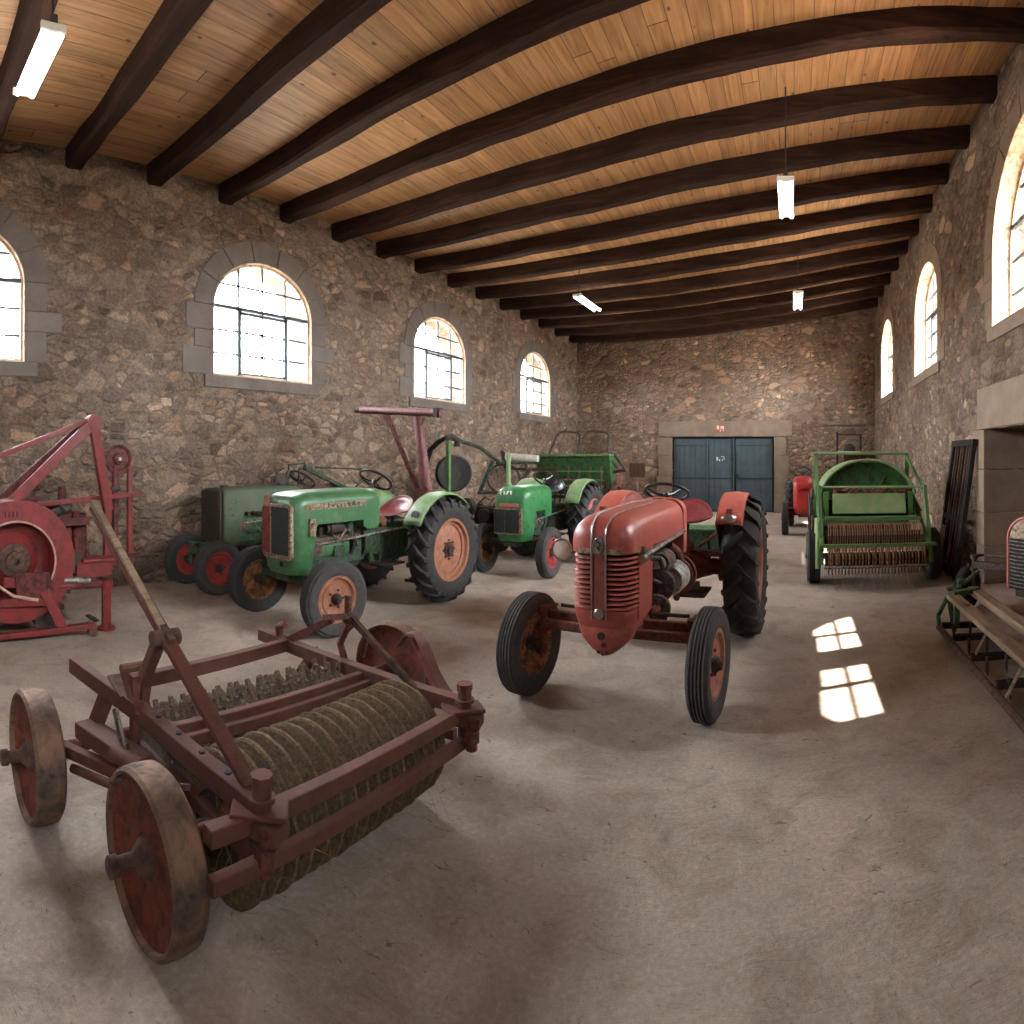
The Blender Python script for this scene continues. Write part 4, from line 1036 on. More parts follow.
# ------------------------------------------------------------------ green tractors and their relations
def nose_plan(z, hw, rad, yf, yb):
    p = []
    for i in range(7):
        a = PI / 2 * i / 6; p.append((hw - rad + rad * math.sin(a), yf + rad - rad * math.cos(a), z))
    L_ = [(-x, y, z_) for x, y, z_ in reversed(p)]
    return L_ + p + [(hw, yb, z), (-hw, yb, z)]
def green_tractor(label, loc, w=.54, top=1.27, low=.50, y_nose=-.20, y_cowl=1.0, nose_d=.30, bon='greenB', bot='greenB_dk', style='screen', fend='green_fender', ht=.565, wb=1.68, R=.335, Rr=.575, rims=('rim_or', 'rim_yel', 'rim_or'), caps=None, seat=('seat_red', 'seat_rim'), pipe=None, hoodz=.93, seed=2, rz=0.0, seat_y=1.5, sw_y=1.18, rear=True, fwd=0.0, cat='tractor', hr=.60, rw=.27, fenders=True, flat=False, wheel_y=0.0, seat_z=.96, hx_off=.02):
    t = thing('tractor', label, cat, loc, rz); hw = w / 2; rad = .03 if flat else .12
    # nose: side cheeks and lower apron
    m = MB(); m.loft([nose_plan(low, hw * .80, rad * .9, y_nose + .03, y_nose + nose_d), nose_plan(low + .05, hw * .92, rad, y_nose + .008, y_nose + nose_d), nose_plan(low + .14, hw * .99, rad, y_nose, y_nose + nose_d), nose_plan(hoodz + .03, hw, rad, y_nose, y_nose + nose_d + .06)])
    m.build('nose_shell', M[bon], t, smooth=45)
    r_ = .05 if flat else .115; secs = []
    lst = ((.0, .96, -.022, hoodz), (.012, .99, -.008, hoodz), (.05, 1, 0, hoodz)) if flat else ((.0, .60, -.135, hoodz), (.012, .76, -.095, hoodz), (.035, .88, -.055, hoodz), (.08, .96, -.025, hoodz), (.14, .99, -.008, hoodz), (.22, 1, .0, hoodz))
    for (dy_, k, dz_, zb) in lst: secs.append(hood_sec(y_nose + dy_, w * k, zb, top + dz_, min(r_, (top + dz_ - zb) * .7)))
    for q in (.35, .6, .85): secs.append(hood_sec(y_nose + (y_cowl - y_nose) * q, w, hoodz, top + .004, r_))
    secs.append(hood_sec(y_cowl - .05, w * .98, hoodz, top, r_)); secs.append(hood_sec(y_cowl, w * .92, hoodz + .03, top - .03, r_))
    m = MB(); m.loft(secs); bo = m.build('bonnet', M[bon], t, smooth=50)
    m = MB(); m.loft([hood_sec(y, w * k, zb, top - dz_, r_) for y, k, zb, dz_ in ((y_cowl - .26, 1.004, hoodz - .06, .002), (y_cowl - .2, 1.006, hoodz - .10, 0), (y_cowl - .04, 1.0, hoodz - .10, 0), (y_cowl + .01, .93, hoodz - .05, .02))]); m.build('dash_cowl', M[bon], t, smooth=50)
    if style == 'screen':
        gz = (low + .17, hoodz + .17); gh = gz[1] - gz[0]; gc = (gz[0] + gz[1]) / 2; gx = -.01
        yf = y_nose - .014
        m = MB(); m.prism(rounded(.42, gh + .05, .045), .12, FY(0, yf, gc)); f_ = m.build('grille_frame', M['cream_trim'], t, smooth=30)
        for sx, ww in ((-.115, .13), (.055, .25)):
            m = MB(); m.prism(rounded(ww if sx > 0 else .15, gh - .02, .02), .012, FY(sx if sx > 0 else -.135, yf - .006, gc + .008)); m.build('radiator_screen', M['mesh'] if sx > 0 else M['redA_dark'], f_, smooth=30)
        m = MB(); m.box((-.07, yf - .009, gc), (.014, .01, gh)); m.build('grille_bar', M['cream_trim'], f_, smooth=0)
        m = MB(); m.box((-.16, y_nose - .002, gz[1] + .06), (.07, .02, .09)); m.build('badge', M['rim_or'], t, smooth=30, bevel=.006)
        for s in (-1, 1):
            m = MB(); m.box((s * (hw + .004), (y_nose + .12 + y_cowl - .22) / 2, hoodz + .17), (.006, y_cowl - y_nose - .36, .055)); st_ = m.build('bonnet_strip', M['cream_trim'], t, smooth=0)
            m = MB(); rnd = random.Random(4); y = y_nose + .42
            while y < y_cowl - .34:   # the worn lettering of the strip, too small to read
                k = rnd.random()
                m.box((s * (hw + .009), y, hoodz + .17), (.004, .008, .034))
                if k > .3: m.box((s * (hw + .009), y + .014, hoodz + .17 + (.013 if k > .6 else -.013)), (.004, .024, .008))
                if k > .75: m.box((s * (hw + .009), y + .026, hoodz + .17), (.004, .008, .03))
                y += .055 if k < .8 else .075
            m.build('strip_lettering', M['dark'], st_, smooth=0)
            m = MB(); m.box((s * (hw + .012), y_nose + .20, hoodz - .02), (.03, .07, .16)); m.cyl((s * (hw + .02), y_nose + .2, hoodz), (s * (hw + .045), y_nose + .2, hoodz), .028, 12); m.build('lamp_socket', M['cream_trim'], t, smooth=30, bevel=.004)
        m = MB(); m.prism(rounded(.035, .05, .012), .01, FY(.06, y_nose - .006, low + .10)); m.build('crank_hole', M['dark'], t)
    elif style == 'twin':
        gz = (low + .12, hoodz + .04); gh = gz[1] - gz[0]; gc = (gz[0] + gz[1]) / 2; yf = y_nose - .012
        m = MB(); m.prism(rounded(w * .84, gh + .05, .02), .12, FY(-.02, yf + .003, gc)); f_ = m.build('grille_frame', M['cream_trim'], t, smooth=30)
        for sx, ww in ((-.145, .15), (.045, .21)):
            m = MB(); m.prism(rounded(ww, gh, .01), .012, FY(sx, yf - .005, gc)); n_ = 14
            for k in range(n_): m.box((sx, yf - .007, gz[0] + gh * (k + .5) / n_), (ww - .01, .006, .006))
            m.build('radiator_screen', M['mesh'], f_, smooth=30)
        m = MB(); m.box((0, yf - .004, hoodz + .10), (w * .6, .012, .05)); m.build('badge', M['rim_pink'], t, smooth=30, bevel=.006)
        m = MB()
        for k in range(4): m.box((-.13 + k * .05, y_nose + .005, top - .075), (.012, .02, .05), (-.5, .3 * (-1) ** k, 0))
        m.build('nose_lettering', M['white'], t, smooth=0)
    elif style == 'flat':
        gz = (low + .05, top - .03); gh = gz[1] - gz[0]; gc = (gz[0] + gz[1]) / 2; yf = y_nose - .012
        m = MB(); m.box((-.02, yf, gc), (w * .86, .03, gh)); n_ = 9
        for k in range(n_): m.box((-.02 - w * .38 + w * .76 * k / (n_ - 1), yf - .018, gc), (.01, .01, gh))
        m.build('radiator_screen', M['mesh_br'], t, smooth=0)
        m = MB(); m.cyl((0, y_nose + .16, top), (0, y_nose + .16, top + .035), .055, 18); m.build('filler_cap', M['engine'], t)
        m = MB()
        for k in range(5): m.box((hw + .003, y_nose + .12, low + .22 + k * .08), (.006, .10, .02))
        m.build('side_louvres', M[bot], t, smooth=0)
    # engine
    engine_bits(t, y_nose + nose_d - .02, y_cowl - .14, low + .02, hoodz - .12, w * .84, (bot, 'engine', 'engine_brown', 'steel'), seed, 1.0)
    m = MB(axis((hw * .55, y_nose + nose_d + .06, low + .24), (1, -.1, 0))); m.lathe([(0, 0), (.085, 0), (.088, .01), (.088, .09), (.07, .10), (0, .095)], 28); m.build('belt_pulley', M['engine_brown'], t)
    m = MB(axis((hw * .25, y_nose + nose_d + .14, low + .22), (0, 1, 0))); m.lathe([(0, 0), (.12, 0), (.135, .03), (.135, .40), (.12, .42), (0, .42)], 30); m.build('sump', M[bot if style != 'screen' else 'greenB'], t, smooth=40)
    m = MB(axis((0, y_nose + nose_d + .60, low + .24), (0, 1, 0))); m.lathe([(.12, 0), (.205, 0), (.205, .04), (.12, .04)], 34, None, True); m.build('clamp_band', M['dark'], t)
    gearbox(t, y_cowl - .16, y_cowl + .12, low + .22, bot, wb, ht, hr, .19)
    m = MB(); m.tube([(hw * .95, y_nose + nose_d + .06, low + .27), (hw * .98, wb - .25, low + .33)], .010, 8); m.build('control_rod', M['steel'], t)
    m = MB(); m.box((0, (y_nose + wheel_y) / 2 + .16, low - .02), (.22, .44, .10)); m.build('front_bracket', M[bot], t, bevel=.012)
    front_axle(t, ht, .44, R, bot, y=wheel_y)
    front_wheel(t, (ht, wheel_y, R + .003), 1, R, rim=rims[0], cap=caps, tyre='rubber', steer=fwd); front_wheel(t, (-ht, wheel_y, R + .003), -1, R, rim=rims[1], tyre='rubber_dk', steer=fwd)
    if rear:
        hx = ht + hx_off
        rear_wheel(t, (hx, wb, Rr), 1, Rr, rw, rims[2], rims[2]); rear_wheel(t, (-hx, wb, Rr), -1, Rr, rw, rims[2], rims[2])
        if fenders:
            for s in (-1, 1):
                x0, x1 = (hx - .17, hx + .06) if s > 0 else (-hx - .06, -hx + .17)
                f_ = fender(t, 0, wb, Rr, Rr + .055, x0, x1, 30, 135, fend, side_x=s * (hx - .165), side_r=.22)
                m = MB(); m.cyl((s * (hx - .04), wb - .44, Rr + .40), (s * (hx - .04), wb - .50, Rr + .42), .045, 18); m.tube([(s * (hx - .04), wb - .40, Rr + .42), (s * (hx - .04), wb - .36, Rr + .47)], .014, 8); m.build('side_lamp', M['black'], f_)
    steering(t, (0, sw_y, top + .08), .19, .62, (0, y_cowl - .05, hoodz + .1), 'black')
    if seat: seat_pan(t, (0, seat_y, seat_z), .46, .44, .15, seat[0], seat[1], .18, 'engine', (0, wb - .12, hr + .24))
    if pipe:
        m = MB(); x, y, z = pipe; m.tube([(x, y, top - .05), (x, y, z)], .030, 14); m.cyl((x, y, top), (x, y, top + .04), .045, 14); m.build('exhaust_stack', M['greenP'], t)
    return t
green_tractor('mid green tractor with dark mesh radiator screen, orange wheels and maroon pan seat', (-4.26, 3.62, 0), y_nose=-.20, y_cowl=.98, wb=1.70, seat_y=1.52, sw_y=1.20, caps='rim_or', ht=.565, w=.52, nose_d=.22, hoodz=.965, fwd=-.13)
green_tractor('bright green tractor with upright exhaust stack and red front wheel, before the far green machinery', (-3.66, 7.02, 0), w=.50, top=1.20, low=.47, y_nose=-.20, y_cowl=.66, nose_d=.26, bon='greenC', bot='green_dk', style='twin', fend='green_fender', ht=.50, wb=1.42, R=.33, Rr=.60, rims=('rim_red', 'rim_yel', 'rim_pink'), caps='rim_red', seat=('seat_blk', None), pipe=(-.13, .02, 1.66), hoodz=.86, seed=5, seat_y=1.15, sw_y=.98, seat_z=1.08)
TD = green_tractor('old dull green tractor with rusty flat radiator, parked against the stone wall', (-6.02, 3.66, 0), w=.50, top=1.22, low=.52, y_nose=.16, y_cowl=1.36, nose_d=.24, bon='greenD', bot='greenD_side', style='flat', fend='greenD', ht=.36, wb=1.9, R=.31, Rr=.56, rims=('rim_red', 'rim_red', 'rim_red'), seat=('seat_blk', None), hoodz=.93, seed=8, seat_y=1.95, sw_y=1.62, flat=True, rw=.2, hr=.58)
green_tractor('small bright red tractor half hidden behind the green windrow pickup machine', (.20, 11.95, 0), w=.42, top=1.19, low=.45, y_nose=-.22, y_cowl=.9, nose_d=.26, bon='red_bright', bot='red_mach_dk', style='none', fend='red_bright', ht=.38, wb=1.6, R=.335, Rr=.52, rw=.2, fenders=False, hx_off=-.08, rims=('rim_red', 'rim_red', 'rim_red'), seat=('seat_red', None), hoodz=.92, seed=11, seat_y=1.5, sw_y=1.15)
# ------------------------------------------------------------------ ring roller with its towing frame, nearest the camera
def ring_roller():
    t = thing('ring_roller', 'rusty red farm roller with rows of earthy iron rings and solid metal wheels', 'farm roller', (-2.05, 1.65, 0))
    O = V((2.05, -1.65, 0))
    def P(x, y, z): return V((x, y, z)) + O
    zt = .47
    def rail(p0, p1, w=.055, h=.075, name='frame_rail', mt='red_roller', **k):
        m = MB(); m.bar(P(*p0), P(*p1), w, h); return m.build(name, M[mt], t, smooth=0, bevel=.005, **k)
    # rectangular frame
    rail((-1.50, .93, .44), (-1.46, 2.20, .42), .055, .06)                    # upper rail over the rings
    rail((-1.44, .90, .335), (-1.43, 2.24, .30), .042, .05)                   # lower rail beside the rings
    b1 = rail((-2.36, 1.06, .50), (-1.46, 1.11, .475), .06, .075)              # heavy end beam
    rail((-2.78, .93, .55), (-2.22, 1.04, .52), .05, .075)                    # its thin extension
    b2 = rail((-2.90, 2.20, .49), (-1.43, 2.25, .45), .06, .07)               # far end beam
    rail((-2.60, 1.10, .49), (-2.64, 2.24, .49), .05, .07)                    # back rail
    rail((-2.13, 1.10, .455), (-2.05, 2.22, .455), .04, .06); rail((-2.07, 1.10, .435), (-1.99, 2.22, .435), .035, .05)
    rail((-2.5, 1.12, .30), (-1.5, 1.12, .30), .04, .05, 'side_rail'); rail((-2.5, 2.24, .30), (-1.5, 2.26, .30), .04, .05, 'side_rail')
    m = MB(); fasten(m, [P(-2.1 + .16 * k, 1.07 + .006 * k, .54 - .003 * k) for k in range(4)], .012, (0, 0, 1), .008); m.build('bolt_hole', M['dark'], b1)
    # corner posts with cap and plate
    for (x, y, z) in ((-1.475, 1.12, .50), (-1.435, 2.24, .475)):
        m = MB(); m.cyl(P(x, y, z - .18), P(x, y, z + .075), .032, 16); m.cyl(P(x, y, z + .055), P(x, y, z + .085), .037, 8); m.cyl(P(x, y, z + .0), P(x, y, z + .015), .045, 16)
        po = m.build('corner_post', M['red_roller'], t)
        m = MB(); m.bar(P(x - .07, y - .07, z - .03), P(x + .05, y + .07, z - .035), .12, .018); m.bar(P(x - .06, y - .02, z - .075), P(x + .08, y + .02, z - .08), .09, .05); m.build('corner_bracket', M['red_roller'], po, smooth=0, bevel=.005)
        m = MB(); m.cyl(P(x + .05, y - .02, z - .20), P(x + .05, y - .02, z - .06), .026, 10); m.cyl(P(x + .05, y - .02, z - .16), P(x + .05, y - .02, z - .11), .04, 6); m.build('clamp_bolt', M['redA_rust'], po)
    # press rings
    ax, az, R = -1.755, .272, .262
    m = MB(); m.cyl(P(ax - .01, 1.03, az), P(ax + .02, 2.24, az), .035, 16); m.build('roller_shaft', M['iron_rust'], t)
    def ring_mesh(R, w, hub=True):
        m = MB(); n = 44
        prof = [(R, .006), (R - .010, .011), (R - .030, .009), (R - .135, .011), (R - .135, -.011), (R - .030, -.009), (R - .010, -.011), (R, -.006)]
        vs = []; rnd = random.Random(3)
        for k in range(n):
            a = 2 * PI * k / n; j = 1 + rnd.uniform(-.012, .010)
            vs += [(r * j * math.cos(a), y + rnd.uniform(-.002, .002), r * j * math.sin(a)) for r, y in prof]
        q = len(prof); fs = []
        for k in range(n):
            k2 = (k + 1) % n
            for i in range(q): fs.append((k * q + i, k2 * q + i, k2 * q + (i + 1) % q, k * q + (i + 1) % q))
        m.add(vs, fs)
        for k in range(5):
            a = 2 * PI * k / 5 + .2; m.bar((.05 * math.cos(a), 0, .05 * math.sin(a)), ((R - .04) * math.cos(a), 0, (R - .04) * math.sin(a)), .014, .028, (0, 1, 0))
        m.tube([(0, -w * .45, 0), (0, w * .45, 0)], .055, 16)
        return m
    n = 15
    for k in range(n):
        y = 1.15 + k * .0715; f = .3 * k / (n - 1); rnd = random.Random(k)
        o = put('ring', 'press_ring', t, lambda: ring_mesh(R, .062).build('press_ring', M['ring'], smooth=30), P(ax + .03 * f + rnd.uniform(-.004, .004), y, az - .008), (0, rnd.uniform(0, 6.28), rnd.uniform(-.02, .02)))
        put('earth', 'packed_earth', o, lambda: MB().lathe([(R - .13, -.012), (R - .134, -.034), (R - .136, .034), (R - .13, .012)], 36, Matrix.Rotation(-PI / 2, 4, 'X')).build('packed_earth', M['earth']))
    # second row: toothed star rings
    ax2, R2 = -2.27, .235
    m = MB(); m.cyl(P(ax2, 1.08, .27), P(ax2 + .03, 2.26, .27), .03, 14); m.build('roller_shaft', M['iron_rust'], t)
    def star():
        m = MB(); n_ = 14; rin = R2 * .78
        out = []
        for k in range(n_):
            a = 2 * PI * k / n_; d = PI / n_
            out += [(rin * math.cos(a - d * .7), rin * math.sin(a - d * .7)), (R2 * 1.06 * math.cos(a - d * .12), R2 * 1.06 * math.sin(a - d * .12)), (R2 * 1.06 * math.cos(a + d * .22), R2 * 1.06 * math.sin(a + d * .22)), (rin * math.cos(a + d * .55), rin * math.sin(a + d * .55))]
        m.prism(out, .018, Matrix.Rotation(PI / 2, 4, 'X'), -.009)
        for k in range(n_):
            a = 2 * PI * k / n_; p = V((R2 * .9 * math.cos(a), 0, R2 * .9 * math.sin(a)))
            m.tube([p + V((0, -.022, 0)), p, p + V((0, .022, 0))], [.006, .016, .006], 6)
        m.tube([(0, -.03, 0), (0, .03, 0)], .05, 14)
        return m.build('star_ring', M['ring_dk'], smooth=25)
    for k in range(17):
        rnd = random.Random(k + 50)
        put('star', 'star_ring', t, star, P(ax2 + .02 * k / 16, 1.13 + k * .0665, .262), (0, rnd.uniform(0, 6.28), 0))
    # scraper tines under the middle rail
    for k in range(16):
        m_ = put('scraper', 'scraper_tine', t, lambda: MB().bar((0, 0, 0), (.05, 0, -.17), .02, .008, (1, 0, 0)).build('scraper_tine', M['iron_rust'], smooth=0), P(-2.06, 1.2 + k * .064, .45))
    # solid wheels
    def wheel(c, R, w, name='transport_wheel'):
        Ty = Matrix.Rotation(PI / 2, 4, 'X')       # axis Z -> -Y
        m = MB(Ty); h = w / 2
        m.lathe([(R - .012, h), (R, h - .012), (R + .004, 0), (R, -h + .012), (R - .012, -h), (R - .022, -h + .004), (R - .026, 0), (R - .022, h - .004)], 60, None, True)
        o = m.build(name, M['wheel_rim'], t, smooth=40); o.location = P(*c)
        m = MB(Ty); m.lathe([(R - .022, .040), (R - .04, .030), (R * .6, .010), (.07, .022), (.07, .008), (R * .6, -.006), (R - .04, .016), (R - .022, .026)], 52, None, True); m.build('wheel_disc', M['wheel_red'], o, smooth=40)
        m = MB(Ty); m.lathe([(0, -.10), (.045, -.10), (.062, -.06), (.07, 0), (.062, .03), (.036, .06), (.026, .07), (.026, .125), (.034, .128), (.034, .155), (.026, .160), (0, .160)], 28); m.build('hub', M['iron_rust'], o, smooth=40)
        return o
    wheel((-1.725, .855, .277), .275, .125); wheel((-2.50, .66, .274), .272, .13)
    w3 = wheel((-2.28, 2.76, .293), .29, .11)
    m = MB(); m.tube([P(-1.725, .80, .28), P(-1.70, 1.10, .31)], .03, 12); m.bar(P(-1.66, 1.06, .30), P(-1.62, 1.1, .46), .05, .03); m.build('wheel_axle', M['redA_rust'], t)
    m = MB(); m.tube([P(-2.50, .62, .276), P(-2.47, 1.14, .31)], .028, 12); m.build('wheel_axle', M['redA_rust'], t)
    m = MB(); m.tube([P(-2.30, 2.84, .305), P(-2.30, 2.22, .33)], .028, 12); m.build('wheel_axle', M['redA_rust'], t)
    # adjusting gear between the two near wheels
    m = MB(); m.bar(P(-2.50, .88, .36), P(-2.18, .94, .38), .08, .07); m.bar(P(-2.46, .93, .36), P(-2.10, 1.02, .36), .07, .06); b3 = m.build('adjuster_box', M['red_roller'], t, smooth=0, bevel=.006)
    m = MB(); m.bar(P(-2.50, .76, .30), P(-2.14, .98, .29), .045, .05); m.tube([P(-2.40, .80, .24), P(-1.95, .98, .30)], .02, 8); m.build('radius_arm', M['red_roller'], t, smooth=30, bevel=.004)
    m = MB(); m.tube([P(-2.17, .90, .40), P(-2.02, .95, .40)], .034, 14); m.tube([P(-2.02, .95, .40), P(-2.01, .953, .40)], .024, 14); m.build('pivot_tube', M['red_roller'], t)
    m = MB(); m.bar(P(-2.17, .955, .36), P(-2.25, .94, .54), .045, .012, (0, 1, 0)); m.build('lock_plate', M['steel'], t, smooth=0)
    m = MB(); m.bar(P(-2.62, .99, .30), P(-2.50, 1.02, .53), .07, .05); m.build('frame_strut', M['red_roller'], t, smooth=0, bevel=.004)
    m = MB(); m.tube([P(-2.05, .86, .34), P(-1.95, .80, .42), P(-1.82, .86, .47), P(-1.72, 1.0, .46)], .013, 8); m.build('brake_rod', M['iron_rust'], t)
    # drawbar lever leaning up towards the drum machine
    m = MB(); m.bar(P(-1.545, 1.13, .51), P(-2.82, 1.06, 1.335), .022, .06, (0, 1, 0)); lv = m.build('drawbar', M['red_roller'], t, smooth=0, bevel=.004)
    m = MB(); m.bar(P(-2.09, 1.10, .855), P(-2.83, 1.057, 1.36), .05, .035, (0, 1, 0)); m.build('drawbar_tip', M['wood_grey'], lv, smooth=0, bevel=.004, label='bare weathered upper length of the drawbar')
    m = MB(); m.cyl(P(-2.10, 1.04, .86), P(-2.10, 1.16, .86), .035, 12); m.bar(P(-2.13, 1.10, .88), P(-2.05, 1.10, .84), .07, .03, (0, 1, 0)); m.build('pivot_bolt', M['iron_rust'], lv)
    m = MB(); m.bar(P(-2.12, 1.08, .84), P(-2.36, 1.08, .50), .045, .05, (0, 1, 0)); m.build('frame_strut', M['red_roller'], t, smooth=0, bevel=.004)
    m = MB(); m.bar(P(-2.34, 1.02, .66), P(-2.22, 1.03, .50), .03, .035); m.bar(P(-2.26, 1.10, .66), P(-2.32, 1.10, .46), .04, .03); m.bar(P(-2.27, 1.04, .66), P(-2.27, 1.04, .20), .04, .035); m.cyl(P(-2.33, 1.0, .67), P(-2.33, 1.12, .67), .022, 10); m.build('upright_bracket', M['red_roller'], t, smooth=30, bevel=.004)
    m = MB(); m.bar(P(-2.45, 1.03, .60), P(-2.30, 1.03, .56), .09, .008); m.build('spur_plate', M['iron_rust'], t, smooth=0)
    # far end linkage
    m = MB(); m.bar(P(-2.14, 2.20, .77), P(-1.60, 2.22, .41), .028, .03, (0, 1, 0)); m.build('frame_strut', M['iron_rust'], t, smooth=0, bevel=.003)
    m = MB(); m.bar(P(-2.66, 2.20, .50), P(-2.30, 2.24, .70), .025, .04); m.bar(P(-2.36, 2.24, .70), P(-2.13, 2.2, .76), .03, .03); m.tube([P(-2.16, 2.22, .86), P(-2.16, 2.22, .70), P(-2.24, 2.24, .58), P(-2.22, 2.26, .48)], .02, 8); m.tube([P(-2.12, 2.18, .76), P(-2.08, 2.28, .64), P(-2.13, 2.30, .52)], .014, 8); m.ball(P(-2.16, 2.22, .74), .035, 10, 8)
    m.build('linkage', M['redA_rust'], t, smooth=30)
    m = MB(); m.bar(P(-2.56, 2.2, .30), P(-2.42, 2.23, .50), .07, .05); m.build('frame_strut', M['red_roller'], t, smooth=0, bevel=.004)
    m = MB(); m.tube([P(-2.72, 2.2, .50), P(-2.72, 2.2, .58), P(-2.66, 2.2, .60)], .025, 8); m.build('hook', M['redA_rust'], t)
    pts = [(-2.12, 2.60, .50), (-2.02, 2.56, .60), (-1.92, 2.52, .625), (-1.82, 2.46, .585), (-1.70, 2.38, .50), (-1.60, 2.32, .455), (-1.52, 2.27, .445), (-1.45, 2.24, .445)]
    m = MB(); m.loft([[P(x, y - .035, z), P(x, y + .035, z), P(x, y + .035, z + .012), P(x, y - .035, z + .012)] for x, y, z in pts]); m.build('curved_strap', M['red_roller'], t, smooth=50)
    pts = [(-1.93, 2.50, .60), (-1.86, 2.48, .52), (-1.74, 2.40, .44), (-1.60, 2.32, .42), (-1.48, 2.26, .43)]
    m = MB(); m.loft([[P(x, y - .02, z), P(x, y + .02, z), P(x, y + .02, z + .01), P(x, y - .02, z + .01)] for x, y, z in pts]); m.build('curved_strap', M['redA_dark'], t, smooth=50)
    # dry grass caught below the rings
    m = MB(); rnd = random.Random(12)
    for k in range(46):
        y = rnd.uniform(1.12, 2.25); x = ax + rnd.uniform(-.02, .24); z = rnd.uniform(.03, .30); p = V((x, y, z)); pts = [P(*p)]
        d = V((rnd.uniform(-.3, 1), rnd.uniform(-1, 1), rnd.uniform(-1, .1)))
        for i in range(4):
            p = p + d * .026; d = d + V((rnd.uniform(-.5, .5), rnd.uniform(-.5, .5), rnd.uniform(-.5, .2))); p.z = max(p.z, .006); pts.append(P(*p))
        m.tube(pts, .0016, 4)
    o = m.build('dry_grass', M['straw'], t); o['kind'] = 'stuff'
ring_roller()

# ------------------------------------------------------------------ red drum machine at the stone wall
def drum_machine():
    t = thing('baling_press', 'big red farm machine with round drum housing and triangular mast by the stone wall', 'farm machine', (-5.0, 1.15, 0))
    O = V((5.0, -1.15, 0)); P = lambda x, y, z: V((x, y, z)) + O
    TX = lambda x, y, z: Matrix.Translation(P(x, y, z)) @ RX
    A, D = 'red_mach', 'red_mach_dk'
    m = MB(TX(-5.35, 1.12, .69)); m.lathe([(.50, 0), (.54, .01), (.545, .40), (.535, .455), (.36, .455), (.35, .44), (.34, .30), (.34, .02)], 64, None, True); dr = m.build('drum_housing', M[A], t, smooth=40)
    m = MB(TX(-5.35, 1.12, .69)); m.lathe([(0, .25), (.34, .25), (.345, .28), (.30, .30), (.24, .285), (.17, .33), (.15, .36), (.10, .375), (0, .375)], 56); m.build('drum_dish', M[A], dr, smooth=40)
    m = MB(TX(-5.35, 1.12, .69)); m.lathe([(.155, .352), (.145, .372), (.08, .382), (.08, .37), (.145, .355)], 40, None, True); m.build('hub_plate', M['iron_rust'], dr, smooth=50)
    m = MB(TX(-5.35, 1.12, .69)); m.lathe([(.06, .37), (.085, .385), (.085, .44), (.06, .455), (.03, .455), (.03, .40), (0, .40)], 28); m.build('hub', M['iron_rust'], dr)
    m = MB(TX(-4.90, 1.12, .69)); m.lathe([(.345, 0), (.36, 0), (.36, .02), (.345, .02)], 56, None, True); m.build('drum_rim', M['seat_rim'], dr)
    m = MB()
    for k in range(4): m.tube([P(-4.893, 1.02 + .035 * k, 1.08), P(-4.893, 1.02 + .035 * k, 1.13)], .006, 6)
    m.build('stencil_mark', M['dark'], dr)
    def bar(n, a, b, w, h, mt=A, up=(1, 0, 0), **k):
        m = MB(); m.bar(P(*a), P(*b), w, h, up); return m.build(n, M[mt], t, smooth=0, bevel=.005, **k)
    # mast
    bar('mast_strut', (-5.0, 1.10, 1.20), (-5.0, 1.89, 1.94), .10, .04); bar('mast_strut', (-5.12, .98, 1.18), (-5.12, 1.84, 1.92), .08, .04, D)
    bar('mast_stay', (-5.0, .35, 1.36), (-5.02, 1.85, 1.95), .045, .03); bar('mast_post', (-5.0, 1.86, 1.98), (-5.08, 2.05, 1.10), .09, .07)
    m = MB(TX(-5.08, 1.88, 1.93)); m.lathe([(0, 0), (.07, 0), (.07, .11), (0, .11)], 20); m.build('mast_cap', M[A], t)
    bar('mast_post', (-5.06, 2.04, 1.3), (-5.1, 2.04, .50), .065, .06)
    bar('cross_rail', (-5.12, 1.20, 1.155), (-5.22, 2.45, 1.24), .045, .05); bar('cross_rail', (-5.2, 1.45, .98), (-5.2, 1.90, .99), .06, .07, D)
    bar('cross_rail', (-5.1, 1.75, .60), (-5.3, 2.45, .62), .05, .05, D)
    for y, x in ((2.24, -5.36), (2.40, -5.36)): bar('guide_post', (x, y, .50), (x, y, 1.52), .05, .05, D if y < 2.3 else A)
    m = MB(TX(-5.39, 2.27, 1.585)); m.lathe([(0, .03), (.05, .03), (.05, .0), (.055, .0), (.11, .02), (.125, 0), (.145, 0), (.145, .055), (.125, .055), (.11, .035), (.06, .035), (.05, .06), (0, .06)], 36); pw = m.build('pulley_wheel', M[D], t, smooth=35)
    m = MB(TX(-5.34, 2.27, 1.585)); m.lathe([(0, 0), (.018, 0), (.018, .04), (0, .04)], 12); m.build('pulley_pin', M['chrome'], pw)
    # gearbox tower and tank behind the drum
    m = MB(); m.box(P(-5.45, 1.65, .85), (.34, .22, .62)); m.box(P(-5.45, 1.86, .80), (.24, .14, .52)); m.box(P(-5.42, 1.70, 1.2), (.10, .07, .24)); m.build('gear_casing', M[D], t, bevel=.02)
    m = MB(); m.box(P(-5.6, 1.25, .95), (.35, .6, .5)); m.build('feed_box', M[D], t, bevel=.02)
    m = MB(); m.cyl(P(-5.22, 1.50, 1.06), P(-5.22, 1.72, 1.12), .04, 12); m.tube([P(-5.2, 1.4, 1.18), P(-5.15, 1.55, 1.2), P(-5.15, 1.66, 1.10)], .02, 8); m.tube([P(-5.12, 1.92, 1.12), P(-5.1, 1.98, 1.06)], .015, 8); m.cyl(P(-5.1, 2.09, 1.295), P(-5.1, 2.18, 1.30), .022, 10); m.build('hydraulic_fitting', M['engine'], t)
